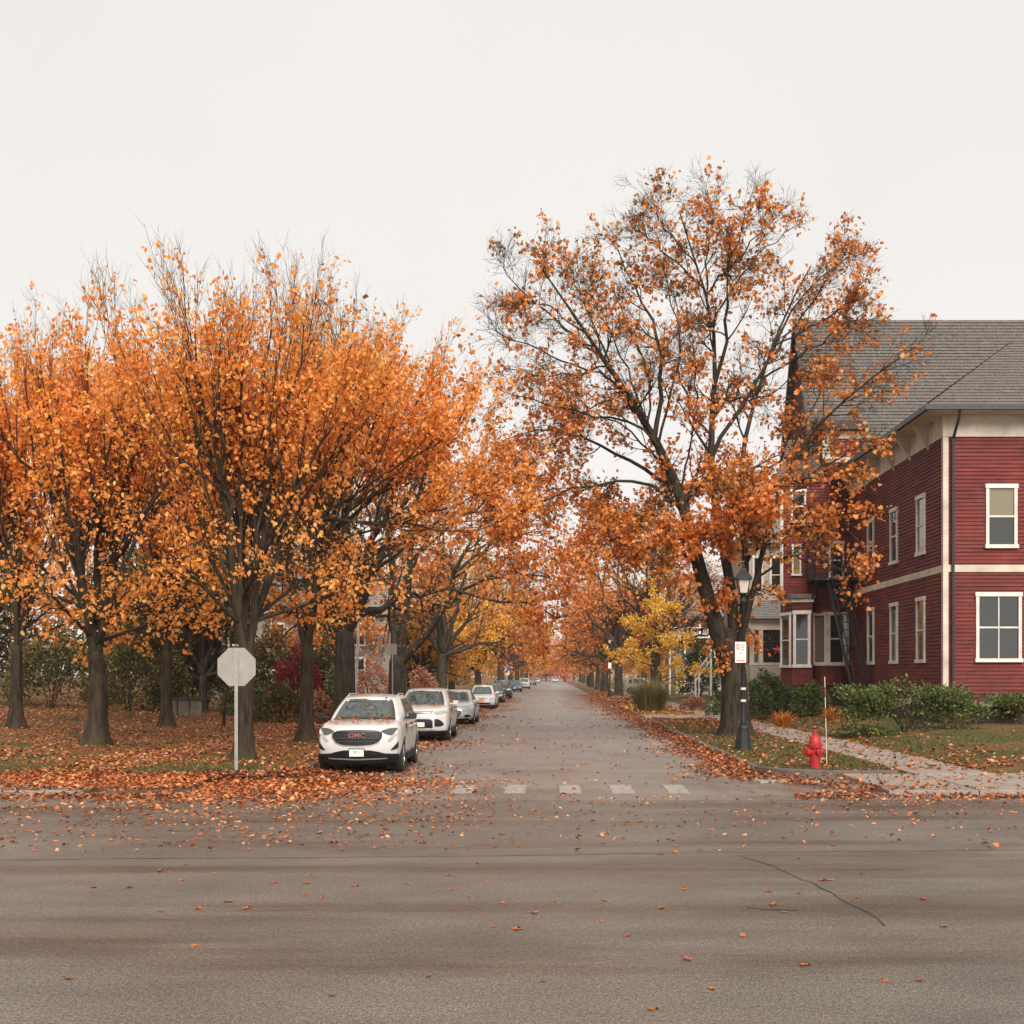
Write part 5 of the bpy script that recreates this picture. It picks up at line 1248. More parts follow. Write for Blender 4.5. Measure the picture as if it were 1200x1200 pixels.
for j in range(k):
    a = 2 * math.pi * j / k; b = 2 * math.pi * (j + 1) / k
    for r0_, r1_ in ((.035, .052),):
        mb.add([(-.072 + r0_ * math.cos(a), -.0065, .17 + r0_ * math.sin(a)), (-.072 + r1_ * math.cos(a), -.0065, .17 + r1_ * math.sin(a)), (-.072 + r1_ * math.cos(b), -.0065, .17 + r1_ * math.sin(b)), (-.072 + r0_ * math.cos(b), -.0065, .17 + r0_ * math.sin(b))], [(0, 1, 2, 3)])
mb.bar((-.105, -.0075, .205), (-.04, -.0075, .135), .012, .003)
mb.build('prohibition_ring', M['sign_red'], t)
mb = MB()
for (x0, x1, z) in ((-.115, -.03, .09), (-.10, -.09, -.145), (-.06, -.035, -.145), (.005, .03, -.145), (.07, .095, -.145)): mb.box(x0, x1, -.0075, -.005, z - .014, z + .014)
mb.box(-.07, .075, -.0075, -.005, -.228, -.208); mb.add([(-.07, -.007, -.245), (-.07, -.007, -.19), (-.11, -.007, -.218)], [(0, 1, 2)]); mb.add([(.075, -.007, -.245), (.115, -.007, -.218), (.075, -.007, -.19)], [(0, 1, 2)])
mb.build('red_lettering', M['sign_red'], t)
mb = MB()
for (x0, x1, z) in ((0, .1, .19), (.01, .09, .13), (.0, .1, .07), (-.03, .03, -.03), (-.11, -.10, -.1)): mb.box(x0, x1, -.0075, -.005, z - .012, z + .012)
mb.build('grey_lettering', M['sign_dark'], t)
lp2, _ = lamp_post('lamp_post', 'far dark lantern lamp post standing between two trunks on the right verge', 714.5, 112, 744, 'lantern lamp posts along the verge')
t = thing('parking_sign', 'small pale sign on the far lamp post', 'sign', (PX(714.5, 112), 111.88, PZ(780, 112))); mb = MB(); mb.box(-.15, .15, -.005, .005, -.27, .27); mb.build('sign_face', M['sign_white'], t)
mb = MB(); mb.box(-.03, .03, .005, .06, -.05, .05); mb.build('bracket', M['steel'], t)
lamp_post('lamp_post', 'lantern lamp post rising behind the small yellow tree', 757, 93, 728, 'lantern lamp posts along the verge')
# hydrant
YH = 25.2; xh = PX(955, YH); zh = gzf(xh, YH)
t = thing('fire_hydrant', 'red fire hydrant standing in the corner grass', 'hydrant', (xh, YH, zh))
mb = MB(); mb.lathe((0, 0, -.05), [(.155, 0), (.155, .06), (.135, .075), (.118, .09), (.113, .48), (.118, .50), (.15, .51), (.15, .545), (.118, .555), (.112, .58)], 24); mb.build('barrel', M['hydrant_red'], t, smooth=False)
mb = MB(); mb.lathe((0, 0, .50), [(.158, 0), (.158, .03), (.132, .04), (.128, .09), (.105, .17), (.065, .215), (.05, .22), (.05, .25), (.035, .255)], 24); mb.build('bonnet', M['hydrant_red'], t, smooth=False)
mb = MB(); mb.lathe((0, 0, .75), [(.034, 0), (.03, .07), (.01, .075)], 5); mb.build('operating_nut', M['hydrant_red'], t)
for (ax, ln, rr, z) in ((-2.7, .24, .078, .36), (-1.25, .19, .058, .37), (.35, .2, .058, .37)):
    d = np.array((math.cos(ax), math.sin(ax), 0)); c0 = np.array((0, 0, z)); mb = MB()
    mb.tube([c0 + d * .06, c0 + d * (ln - .07), c0 + d * (ln - .068), c0 + d * (ln - .005), c0 + d * ln], [rr * .85, rr * .85, rr * 1.12, rr * 1.12, rr], 12)
    mb.tube([c0 + d * (ln), c0 + d * (ln + .035)], .022, 5); mb.build('nozzle', M['hydrant_red'], t)
# marker rod behind the hydrant
YR_ = 26.2; xr = PX(967, YR_); zr = gzf(xr, YR_); t = thing('marker_rod', 'thin red and white marker rod behind the hydrant', 'marker rod', (xr, YR_, zr))
ht = PZ(793, YR_) - zr; a0 = np.array((.04, 0, -.1)); a1 = np.array((-.01, 0, ht))
for k in range(9):
    p = a0 + (a1 - a0) * k / 9; q = a0 + (a1 - a0) * (k + 1) / 9; mb = MB(); mb.tube([p, q], .008, 6); mb.build('rod_band', M['sign_red'] if k in (5, 7) else M['white_paint'], t)
# drain plate at the kerb end
mb = MB(); mb.box(-.3, .3, -.18, .18, 0, .035); o = mb.build('kerb_plate', M['steel']); o.location = (PX(899, 24.0), 23.7, .0); o.rotation_euler = (0, 0, .3); tag(o, 'pale metal plate lying at the end of the right kerb', 'plate')
# black iron fence on the right
t = thing('iron_fence', 'black iron picket fence before the grey house', 'fence', (8.95, 64, .13)); mb = MB(); ln = 4.6
for k in range(40): x = .05 + k * .13; mb.box(x - .009, x + .009, -.009, .009, .02, 1.0 + .03 * (k % 2)); mb.add([(x - .016, -.016, 1.03), (x + .016, -.016, 1.03), (x + .016, .016, 1.03), (x - .016, .016, 1.03), (x, 0, 1.12)], [(0, 1, 4), (1, 2, 4), (2, 3, 4), (3, 0, 4)])
o = mb.build('pickets', M['black_iron'], t); o['kind'] = 'stuff'
for z in (.18, .88): mb = MB(); mb.box(0, 5.2, -.014, .014, z, z + .035); mb.build('rail', M['black_iron'], t)
for x in (0, 1.7, 3.4, 5.2): mb = MB(); mb.box(x - .035, x + .035, -.035, .035, -.1, 1.15); mb.build('post', M['black_iron'], t)
M['dim_panel'] = simple('dim_panel', (.17, .14, .105), .7, var=.3, scale=3)
# low pale wall on the left
Y = 53.0; t = thing('low_wall', 'low pale panelled wall under a dark cap at the far left', 'wall', (PX(205, Y), Y, gzf(PX(205, Y), Y))); g = t.location[2]; zt = PZ(820, Y) - g
for a, b in ((196, 207), (209, 221), (223, 236)):
    mb = MB(); mb.box(PX(a, Y) - t.location[0], PX(b, Y) - t.location[0], 0, .12, -.1, zt); mb.build('panel', M['dim_panel'], t)
mb = MB(); mb.box(PX(192, Y) - t.location[0], PX(240, Y) - t.location[0], -.08, .2, zt + .003, zt + .10); mb.build('cap', M['dark_wood'], t)
# sapling, birch
Y = 46.0; b = at(262, 0, Y); t = thing('sapling', 'thin dark sapling in the lawn left of the stop sign', 'tree', tuple(b)); mb = MB()
mb.tube([(0, 0, -.05), (.05, 0, .8), (.18, 0, 1.8), (.25, .1, 3)], [.055, .05, .035, .01], 7)
for k in range(7): h = .9 + k * .28; a = k * 2.3; mb.tube([(.12, 0, h), (.12 + .5 * math.cos(a), .5 * math.sin(a), h + .45), (.12 + .8 * math.cos(a), .8 * math.sin(a), h + 1.0)], [.02, .014, .005], 5)
mb.build('trunk', M['bark'], t, smooth=True)
Y = 54.0; b = at(416, 0, Y); t = thing('birch_tree', 'slender white birch trunk left of the dusty red shrub', 'tree', tuple(b)); mb = MB()
mb.tube([(0, 0, -.05), (.02, 0, 1.5), (.12, 0, 3.2), (.16, 0, 4.6), (.15, 0, 7)], [.10, .09, .08, .06, .02], 9); mb.build('trunk', M['birch'], t, smooth=True); mb = MB()
for k in range(12): h = 2.6 + k * .35; a = k * 2.4; mb.tube([(.12, 0, h), (.12 + .6 * math.cos(a), .6 * math.sin(a), h + .4), (.12 + 1.1 * math.cos(a), 1.1 * math.sin(a), h + .9)], [.025, .015, .004], 5)
mb.build('branches', M['birch'], t, smooth=True)
q = rng.normal(size=(700, 3)) * np.array((.7, .7, 1.1)) + np.array((.15, 0, 5.6)); leaf_obj('crown', q, rng.normal(size=q.shape) + np.array((0, 0, -.6)), .09, M['leaf_gold'], t)

# ---------------------------------------------------------------- houses
def courses(mb, A, B, z0, z1, pitch, lip=.034):
    """clapboards on the vertical plane from A to B (xy), outward to the right-hand side seen from above"""
    A = np.array(A, float); B = np.array(B, float); d = (B - A) / np.linalg.norm(B - A); n = np.array((d[1], -d[0])); k = max(1, round((z1 - z0) / pitch)); p = (z1 - z0) / k
    for i in range(k):
        za, zb = z0 + i * p, z0 + (i + 1) * p; o = n * lip
        mb.add([(A[0] + o[0], A[1] + o[1], za), (B[0] + o[0], B[1] + o[1], za), (B[0], B[1], zb), (A[0], A[1], zb), (A[0], A[1], za), (B[0], B[1], za)], [(0, 1, 2, 3), (4, 5, 1, 0)])
def slope(mb, a, b, c, d, k, lip=.03):
    """roof courses on the plane a,b (eave) to d,c (ridge)"""
    a, b, c, d = (np.array(p, float) for p in (a, b, c, d)); n = np.cross(b - a, d - a); n /= np.linalg.norm(n)
    for i in range(k):
        t0, t1 = i / k, (i + 1) / k; p0, p1, p2, p3 = a + (d - a) * t0, b + (c - b) * t0, b + (c - b) * t1, a + (d - a) * t1
        mb.add([p0 + n * lip, p1 + n * lip, p2 + n * .002, p3 + n * .002, p0, p1], [(0, 1, 2, 3), (4, 5, 1, 0)])
def wbox(mb, A, d, n, s0, s1, z0, z1, o0, o1):
    """box on a wall: along s, up z, out from o0 to o1"""
    P = []
    for z in (z0, z1):
        for s, o in ((s0, o1), (s1, o1), (s1, o0), (s0, o0)): P.append((A[0] + d[0] * s + n[0] * o, A[1] + d[1] * s + n[1] * o, z))
    mb.add(P, [(0, 3, 2, 1), (4, 5, 6, 7), (0, 1, 5, 4), (1, 2, 6, 5), (2, 3, 7, 6), (3, 0, 4, 7)])
def window(house, off, A, B, s0, s1, z0, z1, trim=.12, frame=None, pane=None, sash=True, pane2=None, mull=0):
    A = np.array(A, float); B = np.array(B, float); d = (B - A) / np.linalg.norm(B - A); n = np.array((d[1], -d[0])); frame = frame or M['cream']; pane = pane or M['pane']
    mb = MB(); c = trim
    wbox(mb, A, d, n, s0, s0 + c, z0 + c, z1 - c, 0, .09); wbox(mb, A, d, n, s1 - c, s1, z0 + c, z1 - c, 0, .09); wbox(mb, A, d, n, s0 - .03, s1 + .03, z1 - c, z1 + .04, 0, .11); wbox(mb, A, d, n, s0 - .04, s1 + .04, z0 - .02, z0 + c, 0, .13)
    zm = (z0 + z1) / 2
    if sash: wbox(mb, A, d, n, s0 + c, s1 - c, zm - .03, zm + .03, .02, .07)
    for k in range(mull): s = s0 + c + (s1 - s0 - 2 * c) * (k + 1) / (mull + 1); wbox(mb, A, d, n, s - .02, s + .02, z0 + c, z1 - c, .025, .065)
    wo = mb.build('window', frame, house, off)
    for (a, b, pm) in (((z0 + c, zm - .03, pane), (zm + .03, z1 - c, pane2 or pane)) if sash else ((z0 + c, z1 - c, pane),)):
        mb = MB(); wbox(mb, A, d, n, s0 + c, s1 - c, a, b, .022, .034); mb.build('pane', pm, wo, off)
    return wo
# --- red house
HO = (12.0, 55.0, .4); h = thing('red_house', 'dark red clapboard house with fire escape and steep shingle roof', 'house', HO)
off = HO
WP = .135
bay = [(10.72, 56.2), (11.02, 55.05), (11.90, 54.75), (12.12, 55.7)]
mb = MB(); zb0, zb1, zw0, zw1 = 1.67, 5.48, 2.50, 4.98
for a, b in zip(bay[:-1], bay[1:]): courses(mb, a, b, zb0, zb1, WP)
courses(mb, (12.12, 55.7), (12.3, 55.7), zb0, 6.2, WP)
mb.build('bay_siding', M['red_siding'], h, off)
mb = MB(); bb = [(10.66, 56.3), (10.98, 54.93), (11.93, 54.62), (12.2, 55.75)]; 
mb.add([(x, y, 5.48) for x, y in bb] + [(x, y, 5.66) for x, y in bb], [(0, 1, 5, 4), (1, 2, 6, 5), (2, 3, 7, 6), (4, 5, 6, 7), (3, 2, 1, 0)]); mb.build('bay_cornice', M['cream'], h, off)
mb = MB(); bc = [(10.60, 56.3), (10.92, 54.82), (11.97, 54.5), (12.25, 55.75)]; mb.add([(x, y, 5.665) for x, y in bc] + [(x * .97 + .36, y * .97 + 1.68, 5.86) for x, y in bc], [(0, 1, 5, 4), (1, 2, 6, 5), (2, 3, 7, 6), (4, 5, 6, 7), (3, 2, 1, 0)]); mb.build('bay_roof', M['shingle'], h, off)
L0 = math.dist(bay[0], bay[1]); L1 = math.dist(bay[1], bay[2])
window(h, off, bay[0], bay[1], .10, L0 - .06, zw0, zw1 + .02, .10, M['white_paint']); window(h, off, bay[1], bay[2], .06, L1 - .08, zw0, zw1 + .08, .13, M['white_paint'])
# round bay
cx, cy, rr = 12.93, 55.75, .80; angs = np.linspace(math.pi * 1.02, math.pi * 1.98, 9); rp = [(cx + rr * math.cos(a), cy + rr * math.sin(a)) for a in angs]
mb = MB()
for a, b in zip(rp[:-1], rp[1:]): courses(mb, a, b, 1.67, 2.62, WP)
mb.build('round_bay_siding', M['red_siding'], h, off); mb = MB()
for a, b in zip(rp[:-1], rp[1:]): courses(mb, a, b, 5.0, 6.2, WP)
mb.build('round_bay_siding', M['red_siding'], h, off)
for i, (a, b) in enumerate(((rp[0], rp[3]), (rp[3], rp[6]), (rp[6], rp[8]))):
    Ls = math.dist(a, b); window(h, off, a, b, .0, Ls, 2.62, 5.0, .11, M['white_paint'], M['pane_warm'] if i == 0 else M['pane'], sash=(i > 0))  # first pane: yellow reflection put into its base colour, no blind there
mb = MB(); mb.lathe((cx, cy, 2.56), [(rr + .06, 0), (rr + .06, .06)], 24); mb.build('round_bay_sill', M['cream'], h, off)
# upper walls
WA, WB = (10.56, 55.35), (14.2, 55.35)
mb = MB(); courses(mb, WA, WB, 5.86, 11.3, WP); courses(mb, (11.2, 57.6), WA, 5.86, 11.3, WP); courses(mb, (12.4, 64), (12.4, 56.0), 1.7, 12.0, WP); mb.build('upper_siding', M['red_siding'], h, off)
mb = MB(); mb.box(10.53, 10.66, 55.30, 55.42, 5.87, 11.3); mb.build('corner_board', M['white_paint'], h, off)
window(h, off, WA, WB, .50, .92, 6.75, 8.15, .07, M['white_paint'], M['pane_warm'], sash=False)
window(h, off, WA, WB, 2.2, 2.9, 6.6, 8.3, .09, M['white_paint']); window(h, off, WA, WB, .45, 1.15, 9.2, 10.7, .09, M['white_paint'])
# turret roof over the upper corner
mb = MB(); slope(mb, (10.3, 55.05, 11.3), (12.4, 55.05, 11.3), (12.4, 57.2, 13.4), (11.3, 57.2, 13.4), 14); slope(mb, (10.9, 58.0, 11.3), (10.3, 55.05, 11.3), (11.3, 57.2, 13.4), (11.3, 58, 13.4), 14); mb.build('corner_roof', M['shingle'], h, off)
mb = MB(); mb.box(10.28, 12.4, 55.0, 55.12, 11.2, 11.32); mb.build('corner_gutter', M['gutter'], h, off)
# main roof with its west gable
mb = MB(); slope(mb, (12.05, 55.6, 11.7), (25, 55.6, 11.7), (25, 60, 19.97), (12.05, 60, 19.97), 46, .045); slope(mb, (25, 64.4, 11.7), (12.05, 64.4, 11.7), (12.05, 60, 19.97), (25, 60, 19.97), 46, .045); mb.build('main_roof', M['shingle'], h, off)
mb = MB()
k = 40
for i in range(k):
    t0, t1 = i / k, (i + 1) / k; z0, z1 = 12 + 7.6 * t0, 12 + 7.6 * t1; courses(mb, (12.4, 60 + 4 * (1 - t0)), (12.4, 60 - 4 * (1 - t0)), z0, z1, 1)
mb.build('gable_siding', M['red_siding'], h, off)
mb = MB(); mb.bar((12.12, 55.55, 11.62), (12.12, 60, 19.98), .12, .22); mb.bar((12.12, 64.45, 11.62), (12.12, 60, 19.98), .12, .22); mb.build('rake_board', M['gutter'], h, off)
# dormer
mb = MB(); DA, DB = (12.55, 55.45), (14.3, 55.45); courses(mb, (12.55, 57.5), DA, 12.0, 13.55, WP); courses(mb, DA, DB, 12.0, 13.55, WP); mb.build('dormer_siding', M['red_siding'], h, off)
mb = MB(); mb.box(12.50, 12.85, 55.38, 55.44, 12.0, 13.5); mb.box(12.85, 14.3, 55.38, 55.44, 13.1, 13.5); mb.box(12.85, 14.3, 55.38, 55.44, 12.0, 12.25); mb.build('dormer_trim', M['cream'], h, off)
mb = MB(); slope(mb, (12.3, 55.0, 13.55), (14.6, 55.0, 13.55), (14.6, 57.8, 14.6), (12.3, 57.8, 14.6), 8); mb.box(12.3, 14.6, 54.98, 55.5, 13.47, 13.55); mb.build('dormer_roof', M['shingle_dark'], h, off)
# wing towards the corner
XW, Yw0, Yw1 = 13.75, 55.2, 42.0
mb = MB(); courses(mb, (XW, Yw0), (XW, Yw1), 1.2, 10.5, WP); courses(mb, (XW, Yw1), (26, Yw1), 1.2, 10.5, WP); mb.build('wing_siding', M['red_siding'], h, off)
mb = MB(); mb.box(XW - .06, 26, Yw1 - .06, 56, 10.5, 11.25); mb.build('frieze', M['cream'], h, off)
mb = MB(); mb.box(12.95, 26.5, Yw1 - .8, 56.2, 11.25, 11.40); mb.build('eave_soffit', M['cream'], h, off)
mb = MB(); mb.box(12.82, 12.95, Yw1 - .93, 56.2, 11.27, 11.45); mb.box(12.95, 26.5, Yw1 - .93, Yw1 - .8, 11.27, 11.45); mb.build('gutter', M['gutter'], h, off)
mb = MB(); slope(mb, (12.9, 56.2, 11.43), (12.9, Yw1 - .85, 11.43), (18, 46.5, 15.2), (18, 56.2, 15.2), 24); slope(mb, (12.9, Yw1 - .85, 11.43), (26.5, Yw1 - .85, 11.43), (26.5, 46.5, 15.2), (18, 46.5, 15.2), 24); mb.build('wing_roof', M['shingle'], h, off)
for y in (54.6, 52.4, 50.2, 48, 45.8, 43.6): mb = MB(); mb.add([(XW - .02, y, 10.35), (XW - .02, y + .14, 10.35), (XW - .62, y, 11.25), (XW - .62, y + .14, 11.25), (XW - .02, y, 11.25), (XW - .02, y + .14, 11.25)], [(0, 2, 4), (1, 5, 3), (0, 1, 3, 2), (2, 3, 5, 4), (4, 5, 1, 0)]); mb.build('bracket', M['cream'], h, off)
mb = MB(); mb.box(XW - .05, XW, Yw1 - .05, Yw0, 5.75, 6.0); mb.box(XW, 26, Yw1 - .05, Yw1, 5.75, 6.0); mb.box(XW - .05, XW, Yw1 - .05, Yw0, 1.02, 1.2); mb.box(XW, 26, Yw1 - .05, Yw1, 1.02, 1.2); mb.build('belt_course', M['cream'], h, off)
mb = MB(); mb.box(XW - .045, XW + .14, Yw1 - .045, Yw1 + .14, 1.2, 5.75); mb.box(XW - .045, XW + .14, Yw1 - .045, Yw1 + .14, 6.0, 10.5); mb.build('corner_board', M['cream'], h, off)
for y0 in (44.0, 47.5, 51.0):
    for z0, z1 in ((2.6, 5.0), (6.6, 8.8)): window(h, off, (XW, Yw0), (XW, Yw1), Yw0 - y0 - 1.0, Yw0 - y0, z0, z1, .11, M['white_paint'])
for x0 in (15.2, 18.2, 21.4):
    for z0, z1 in ((2.6, 5.0), (6.6, 8.8)): window(h, off, (XW, Yw1), (26, Yw1), x0 - XW - (.35 if z0 < 3 else 0), x0 - XW + (1.25 if z0 < 3 else 1.1), z0, z1, .11, M['white_paint'], pane2=M['pane_warm'] if z0 > 3 and x0 != 18.2 else None, mull=1 if z0 < 3 else 0)
mb = MB(); mb.box(XW - .02, 26, Yw1 + .05, 56, .2, 1.2); mb.box(10.75, XW, 55.1, 58, .2, 1.66); mb.build('foundation', M['dark_wood'], h, off)
# backing walls so that no light leaks through the siding
mb = MB(); mb.box(XW + .03, 25.9, Yw1 + .03, 56, 1.2, 11.2); mb.box(12.45, 25, 56.05, 63.9, 1.2, 11.9); mb.box(11.25, 14, 55.4, 57.5, 5.9, 11.2); mb.box(12.6, 14.2, 55.5, 57.4, 11.9, 13.5); mb.box(12.25, 14, 56.0, 57, 1.3, 6.2)
mb.add([(10.76, 56.2, 1.67), (11.05, 55.1, 1.67), (11.87, 54.8, 1.67), (12.2, 56.2, 1.67), (10.76, 56.2, 5.5), (11.05, 55.1, 5.5), (11.87, 54.8, 5.5), (12.2, 56.2, 5.5)], [(0, 1, 5, 4), (1, 2, 6, 5), (2, 3, 7, 6), (0, 4, 7, 3)]); mb.lathe((cx, cy, 1.67), [(rr * .45, 0), (rr * .45, 4.5)], 20); mb.build('inner_wall', M['red_siding'], h, off)
mb = MB(); mb.tube([(XW + .28, Yw1 - .85, 11.3), (XW + .28, Yw1 - .7, 11.0), (XW + .28, Yw1 - .12, 10.4), (XW + .28, Yw1 - .12, .4)], .055, 8); mb.build('downspout', M['gutter'], h, off)
# fire escape
FE = thing('fire_escape', 'black iron fire escape with grid railing and steep stair', 'fire escape', (12.3, 54.2, 6.5)); fo = (12.3, 54.2, 6.5)
mb = MB(); mb.box(11.75, 13.7, 53.6, 55.3, 6.40, 6.48)
for k in range(12): y = 53.65 + k * .145; mb.box(11.75, 13.7, y, y + .05, 6.483, 6.51)
mb.build('platform', M['black_iron'], FE, fo)
def grid(a, b, z0, z1, nv, nh):
    mb = MB(); a = np.array(a, float); b = np.array(b, float)
    for k in range(nv + 1): p = a + (b - a) * k / nv; mb.bar((p[0], p[1], z0), (p[0], p[1], z1), .035)
    for k in range(nh + 1): z = z0 + (z1 - z0) * k / nh; mb.bar((a[0], a[1], z), (b[0], b[1], z), .03)
    return mb
grid((11.75, 53.6), (12.75, 53.6), 6.5, 7.9, 5, 5).build('railing', M['black_iron'], FE, fo); grid((11.75, 55.3), (11.75, 53.6), 6.5, 7.9, 6, 5).build('railing', M['black_iron'], FE, fo); grid((12.75, 53.6), (13.7, 53.6), 6.5, 7.6, 4, 3).build('railing', M['black_iron'], FE, fo)
sa, sb = np.array((12.40, 54.0, 6.5)), np.array((12.95, 51.4, 1.2))
for dx in (0, .62):
    mb = MB(); mb.bar(sa + np.array((dx, 0, 0)), sb + np.array((dx, 0, 0)), .07, .16); mb.build('stringer', M['black_iron'], FE, fo)
    mb = MB(); mb.bar(sa + np.array((dx, 0, .95)), sb + np.array((dx, 0, .95)), .045)
    for k in range(5): p = sa + (sb - sa) * k / 4 + np.array((dx, 0, 0)); mb.bar(p, p + np.array((0, 0, .95)), .035)
    mb.build('handrail', M['black_iron'], FE, fo)
for k in range(15): p = sa + (sb - sa) * (k + .7) / 15; mb = MB(); mb.box(p[0], p[0] + .62, p[1] - .12, p[1] + .1, p[2] - .02, p[2] + .02); mb.build('tread', M['black_iron'], FE, fo)
for x, y in ((11.85, 53.65), (13.6, 53.65)): mb = MB(); mb.bar((x, y, 6.4), (x + .02, 55.3, 5.1), .06); mb.build('support', M['black_iron'], FE, fo)
mb = MB(); mb.box(sb[0] - .05, sb[0] + .7, sb[1] - .15, sb[1] + .15, .3, 1.22); mb.build('landing', M['concrete'], FE, fo)

# --- beige house with the glazed porch
HO = (14.5, 76, .4); h2 = thing('beige_house', 'beige house with a screened porch left of the red house', 'house', HO); off = HO
mb = MB(); PA, PB = (12.2, 74.0), (19, 74.0); courses(mb, PA, PB, .5, 2.75, .14); courses(mb, (12.2, 78), PA, .5, 2.75, .14); courses(mb, (12.6, 77.0), (19, 77.0), 5.6, 10.6, .14); courses(mb, (12.6, 88), (12.6, 77.0), .5, 10.6, .14); mb.build('siding', M['beige_siding'], h2, off)
mb = MB(); mb.box(12.15, 19, 73.95, 77, 4.95, 5.45); mb.box(12.05, 19, 73.8, 77, 5.45, 5.62); mb.box(12.16, 19, 73.96, 74.2, 2.75, 2.92); mb.build('porch_beam', M['cream'], h2, off)
for x in (12.2, 12.75, 14.75, 17): mb = MB(); mb.box(x, x + .26, 73.97, 74.22, 2.92, 4.95); mb.build('porch_column', M['cream'], h2, off)
for x0, x1 in ((13.02, 14.74), (15.02, 16.98)):
    mb = MB(); mb.box(x0, x1, 74.10, 74.12, 2.93, 4.94); g_ = mb.build('screen', M['pane'], h2, off); mb = MB()
    for k in range(1, 3): x = x0 + (x1 - x0) * k / 3; mb.box(x - .02, x + .02, 74.05, 74.09, 2.93, 4.94)
    mb.box(x0, x1, 74.05, 74.09, 4.2, 4.25); mb.build('mullion', M['gutter'], g_, off)
mb = MB(); slope(mb, (11.8, 73.6, 5.62), (19.3, 73.6, 5.62), (19.3, 77, 7.0), (13.6, 77, 7.0), 9); slope(mb, (11.8, 78.5, 5.62), (11.8, 73.6, 5.62), (13.6, 77, 7.0), (13.6, 78.5, 7.0), 9); mb.build('porch_roof', M['shingle_grey'], h2, off)
window(h2, off, (12.6, 77.0), (19, 77.0), 1.35, 2.35, 7.4, 9.8, .14, M['white_paint']); window(h2, off, (12.6, 77.0), (19, 77.0), .25, .95, 7.4, 9.8, .12, M['white_paint'])
mb = MB(); slope(mb, (12.1, 76.5, 10.6), (22, 76.5, 10.6), (22, 82, 14.0), (14.6, 82, 14.0), 20); slope(mb, (22, 87.5, 10.6), (12.1, 87.5, 10.6), (14.6, 82, 14.0), (22, 82, 14.0), 20); slope(mb, (12.1, 87.5, 10.6), (12.1, 76.5, 10.6), (14.6, 82, 14.0), (14.6, 82.01, 14.0), 20); mb.build('roof', M['shingle_grey'], h2, off)
mb = MB(); mb.box(12.68, 19, 77.06, 87, .4, 10.6); mb.box(12.3, 19, 74.3, 77, .4, 2.74); mb.build('inner_wall', M['beige_siding'], h2, off)
t = thing('red_wreath', 'red star shaped wreath hanging in the porch window', 'wreath', (PX(911, 73.9), 73.9, PZ(762, 73.9))); mb = MB(); vs = []
for k in range(10): a = math.pi / 2 + k * math.pi / 5; r_ = .36 if k % 2 == 0 else .17; vs.append((r_ * math.cos(a), 0, r_ * math.sin(a)))
vs += [(0, -.08, 0), (0, .03, 0)]; mb.add(vs, [(k, (k + 1) % 10, 10) for k in range(10)] + [((k + 1) % 10, k, 11) for k in range(10)]); mb.build('star', M['hydrant_red'], t)
# --- grey house with upper porch
HO = (13, 112, .4); h3 = thing('grey_house', 'grey house with white upper porch and red chimney behind the yellow tree', 'house', HO); off = HO
xa = PX(792, 110)
mb = MB(); courses(mb, (xa, 110), (20, 110), .4, 10.5, .16); courses(mb, (xa, 120), (xa, 110), .4, 10.5, .16); mb.build('siding', M['grey_siding'], h3, off)
mb = MB(); mb.box(xa - .9, 20, 107.6, 110, PZ(748, 108.5), PZ(745, 108.5)); mb.build('porch_deck', M['white_paint'], h3, off)
for k in range(6):
    x = xa - .85 + k * 1.35; mb = MB(); mb.box(x, x + .16, 107.65, 107.8, .4, PZ(723, 108)); mb.build('porch_column', M['white_paint'], h3, off)
mb = MB(); za, zb = PZ(745, 108), PZ(736, 108); mb.box(xa - .85, 16, 107.66, 107.74, zb, zb + .08); mb.box(xa - .85, 16, 107.66, 107.74, za + .1, za + .16)
for k in range(36): x = xa - .8 + k * .18; mb.box(x, x + .05, 107.68, 107.72, za, zb)
mb.build('balustrade', M['white_paint'], h3, off)
mb = MB(); zr = PZ(723, 108); slope(mb, (xa - 1.3, 107.2, zr), (20, 107.2, zr), (20, 113, zr + 4.2), (xa + .6, 113, zr + 4.2), 18); slope(mb, (xa - 1.3, 119, zr), (xa - 1.3, 107.2, zr), (xa + .6, 113, zr + 4.2), (xa + .6, 116, zr + 4.2), 18); mb.build('roof', M['shingle_grey'], h3, off)
mb = MB(); mb.box(PX(791, 112), PX(806, 112), 112, 113, zr + 2, PZ(677, 112)); ch = mb.build('chimney', M['brick_red'], h3, off)
window(h3, off, (xa, 110), (20, 110), 1.7, 2.5, PZ(745, 110), PZ(727, 110), .12, M['white_paint']); mb = MB(); xx = PX(815, 109.8)
mb.box(xx - .35, xx - .02, 109.8, 109.9, PZ(745, 110), PZ(727, 110)); mb.box(xx + .9, xx + 1.25, 109.8, 109.9, PZ(745, 110), PZ(727, 110)); mb.build('shutter', simple('teal_shutter', (.03, .16, .15), .5), h3, off)
mb = MB(); Y = 96.0; z0, z1 = PZ(790, Y), PZ(765, Y); mb.bar((PX(815, Y), Y, z0), (PX(833, Y), Y, z1), .09, .12); mb.bar((PX(815, Y), Y, z0 - .55), (PX(833, Y), Y, z1 - .55), .07, .1)
mb.bar((PX(815, Y), Y, .3), (PX(815, Y), Y, z0 + .1), .14); mb.bar((PX(819, Y), Y, .3), (PX(819, Y), Y, z0 + .3), .10); mb.bar((PX(833, Y), Y, .3), (PX(833, Y), Y, z1 + 1.6), .16); 
sr = thing('stair_railing', 'white sloping stair railing left of the big maple trunk', 'railing', (PX(820, Y), Y, .3)); mb.build('rails', M['white_paint'], sr, (PX(820, Y), Y, .3))
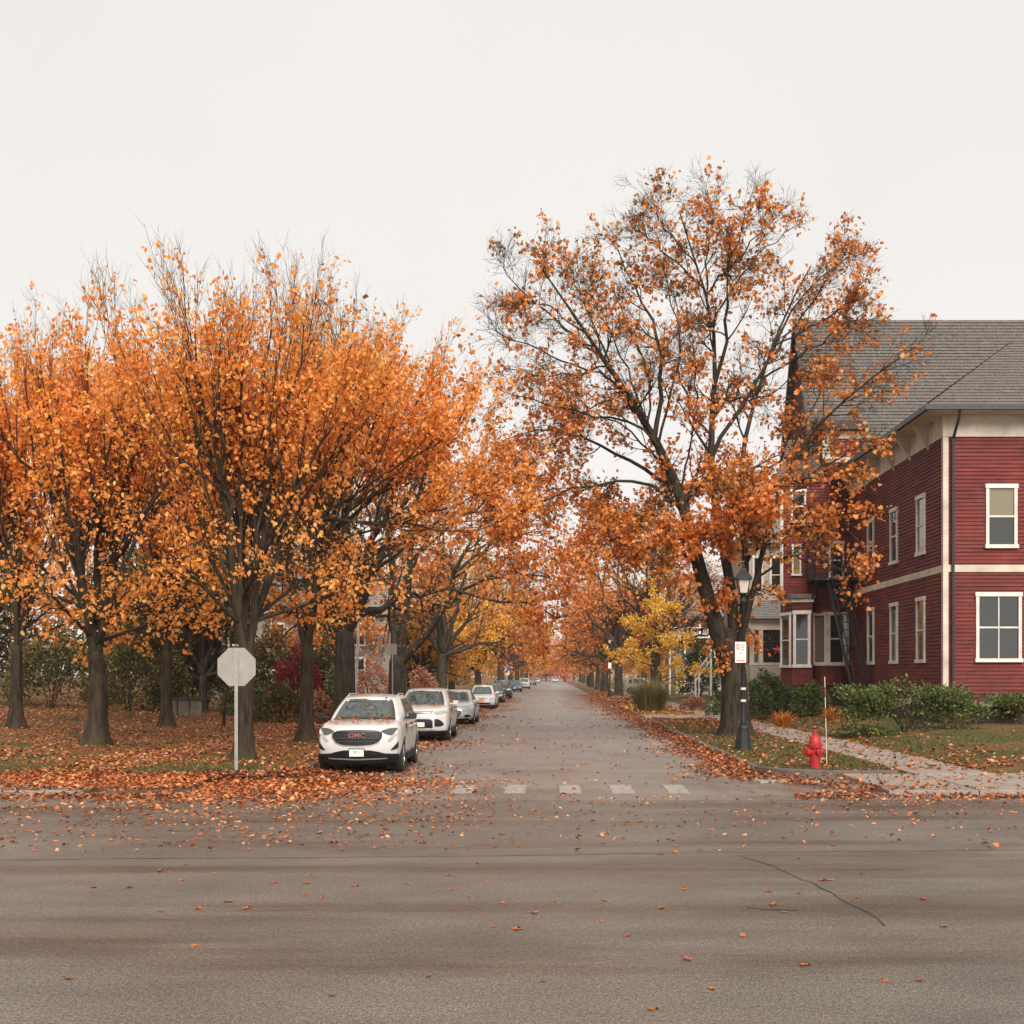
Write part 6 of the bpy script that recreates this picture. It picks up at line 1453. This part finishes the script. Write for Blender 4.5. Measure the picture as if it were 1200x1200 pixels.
# --- left background house, seen between trunks
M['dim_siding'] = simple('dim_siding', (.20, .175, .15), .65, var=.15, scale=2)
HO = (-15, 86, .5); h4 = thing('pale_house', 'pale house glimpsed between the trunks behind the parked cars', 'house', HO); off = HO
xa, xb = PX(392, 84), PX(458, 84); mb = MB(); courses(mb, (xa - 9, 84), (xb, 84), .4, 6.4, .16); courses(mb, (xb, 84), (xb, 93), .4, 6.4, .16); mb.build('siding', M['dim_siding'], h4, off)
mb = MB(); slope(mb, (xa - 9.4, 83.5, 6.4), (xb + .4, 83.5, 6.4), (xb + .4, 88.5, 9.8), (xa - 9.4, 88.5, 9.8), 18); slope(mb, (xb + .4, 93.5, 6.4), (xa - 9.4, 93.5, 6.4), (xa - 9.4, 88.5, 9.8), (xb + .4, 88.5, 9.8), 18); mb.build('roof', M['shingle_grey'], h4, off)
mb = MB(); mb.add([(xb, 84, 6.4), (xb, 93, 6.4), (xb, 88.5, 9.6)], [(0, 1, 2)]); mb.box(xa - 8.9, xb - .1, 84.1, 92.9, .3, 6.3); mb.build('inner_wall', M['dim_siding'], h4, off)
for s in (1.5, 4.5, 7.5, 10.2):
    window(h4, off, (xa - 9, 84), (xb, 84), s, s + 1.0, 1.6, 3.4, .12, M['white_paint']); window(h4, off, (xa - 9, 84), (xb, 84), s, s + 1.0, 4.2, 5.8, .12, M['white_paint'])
Y = 98.0; HO = (PX(506, Y), Y, .3); h5 = thing('shed', 'small grey roofed shed beyond the second white crossover', 'shed', HO); x0, x1 = PX(496, Y), PX(514, Y)
mb = MB(); courses(mb, (x0, Y), (x1, Y), .3, PZ(802, Y), .15); mb.box(x0 + .05, x1 - .05, Y + .05, Y + 2.4, .2, PZ(802, Y)); mb.build('wall', M['dark_wood'], h5, HO)
mb = MB(); slope(mb, (x0 - .2, Y - .2, PZ(802, Y)), (x1 + .2, Y - .2, PZ(802, Y)), (x1 - .1, Y + 1.3, PZ(788, Y)), (x0 + .1, Y + 1.3, PZ(788, Y)), 8); slope(mb, (x1 + .2, Y + 2.8, PZ(802, Y)), (x0 - .2, Y + 2.8, PZ(802, Y)), (x0 + .1, Y + 1.3, PZ(788, Y)), (x1 - .1, Y + 1.3, PZ(788, Y)), 8); mb.build('roof', M['shingle_grey'], h5, HO)

# ---------------------------------------------------------------- damp autumn air
hm = bpy.data.materials.new('damp_air'); hm.use_nodes = True; hn = hm.node_tree; hn.nodes.clear()
pv = hn.nodes.new('ShaderNodeVolumePrincipled'); pv.inputs['Color'].default_value = (.95, .93, .90, 1); pv.inputs['Density'].default_value = .00022
ho = hn.nodes.new('ShaderNodeOutputMaterial'); hn.links.new(pv.outputs[0], ho.inputs['Volume'])
mb = MB(); mb.box(-960, 960, -160, 1560, -1.2, 27); tag(mb.build('haze', hm), 'faint pale haze softening the far end of the street', 'haze', kind='stuff')
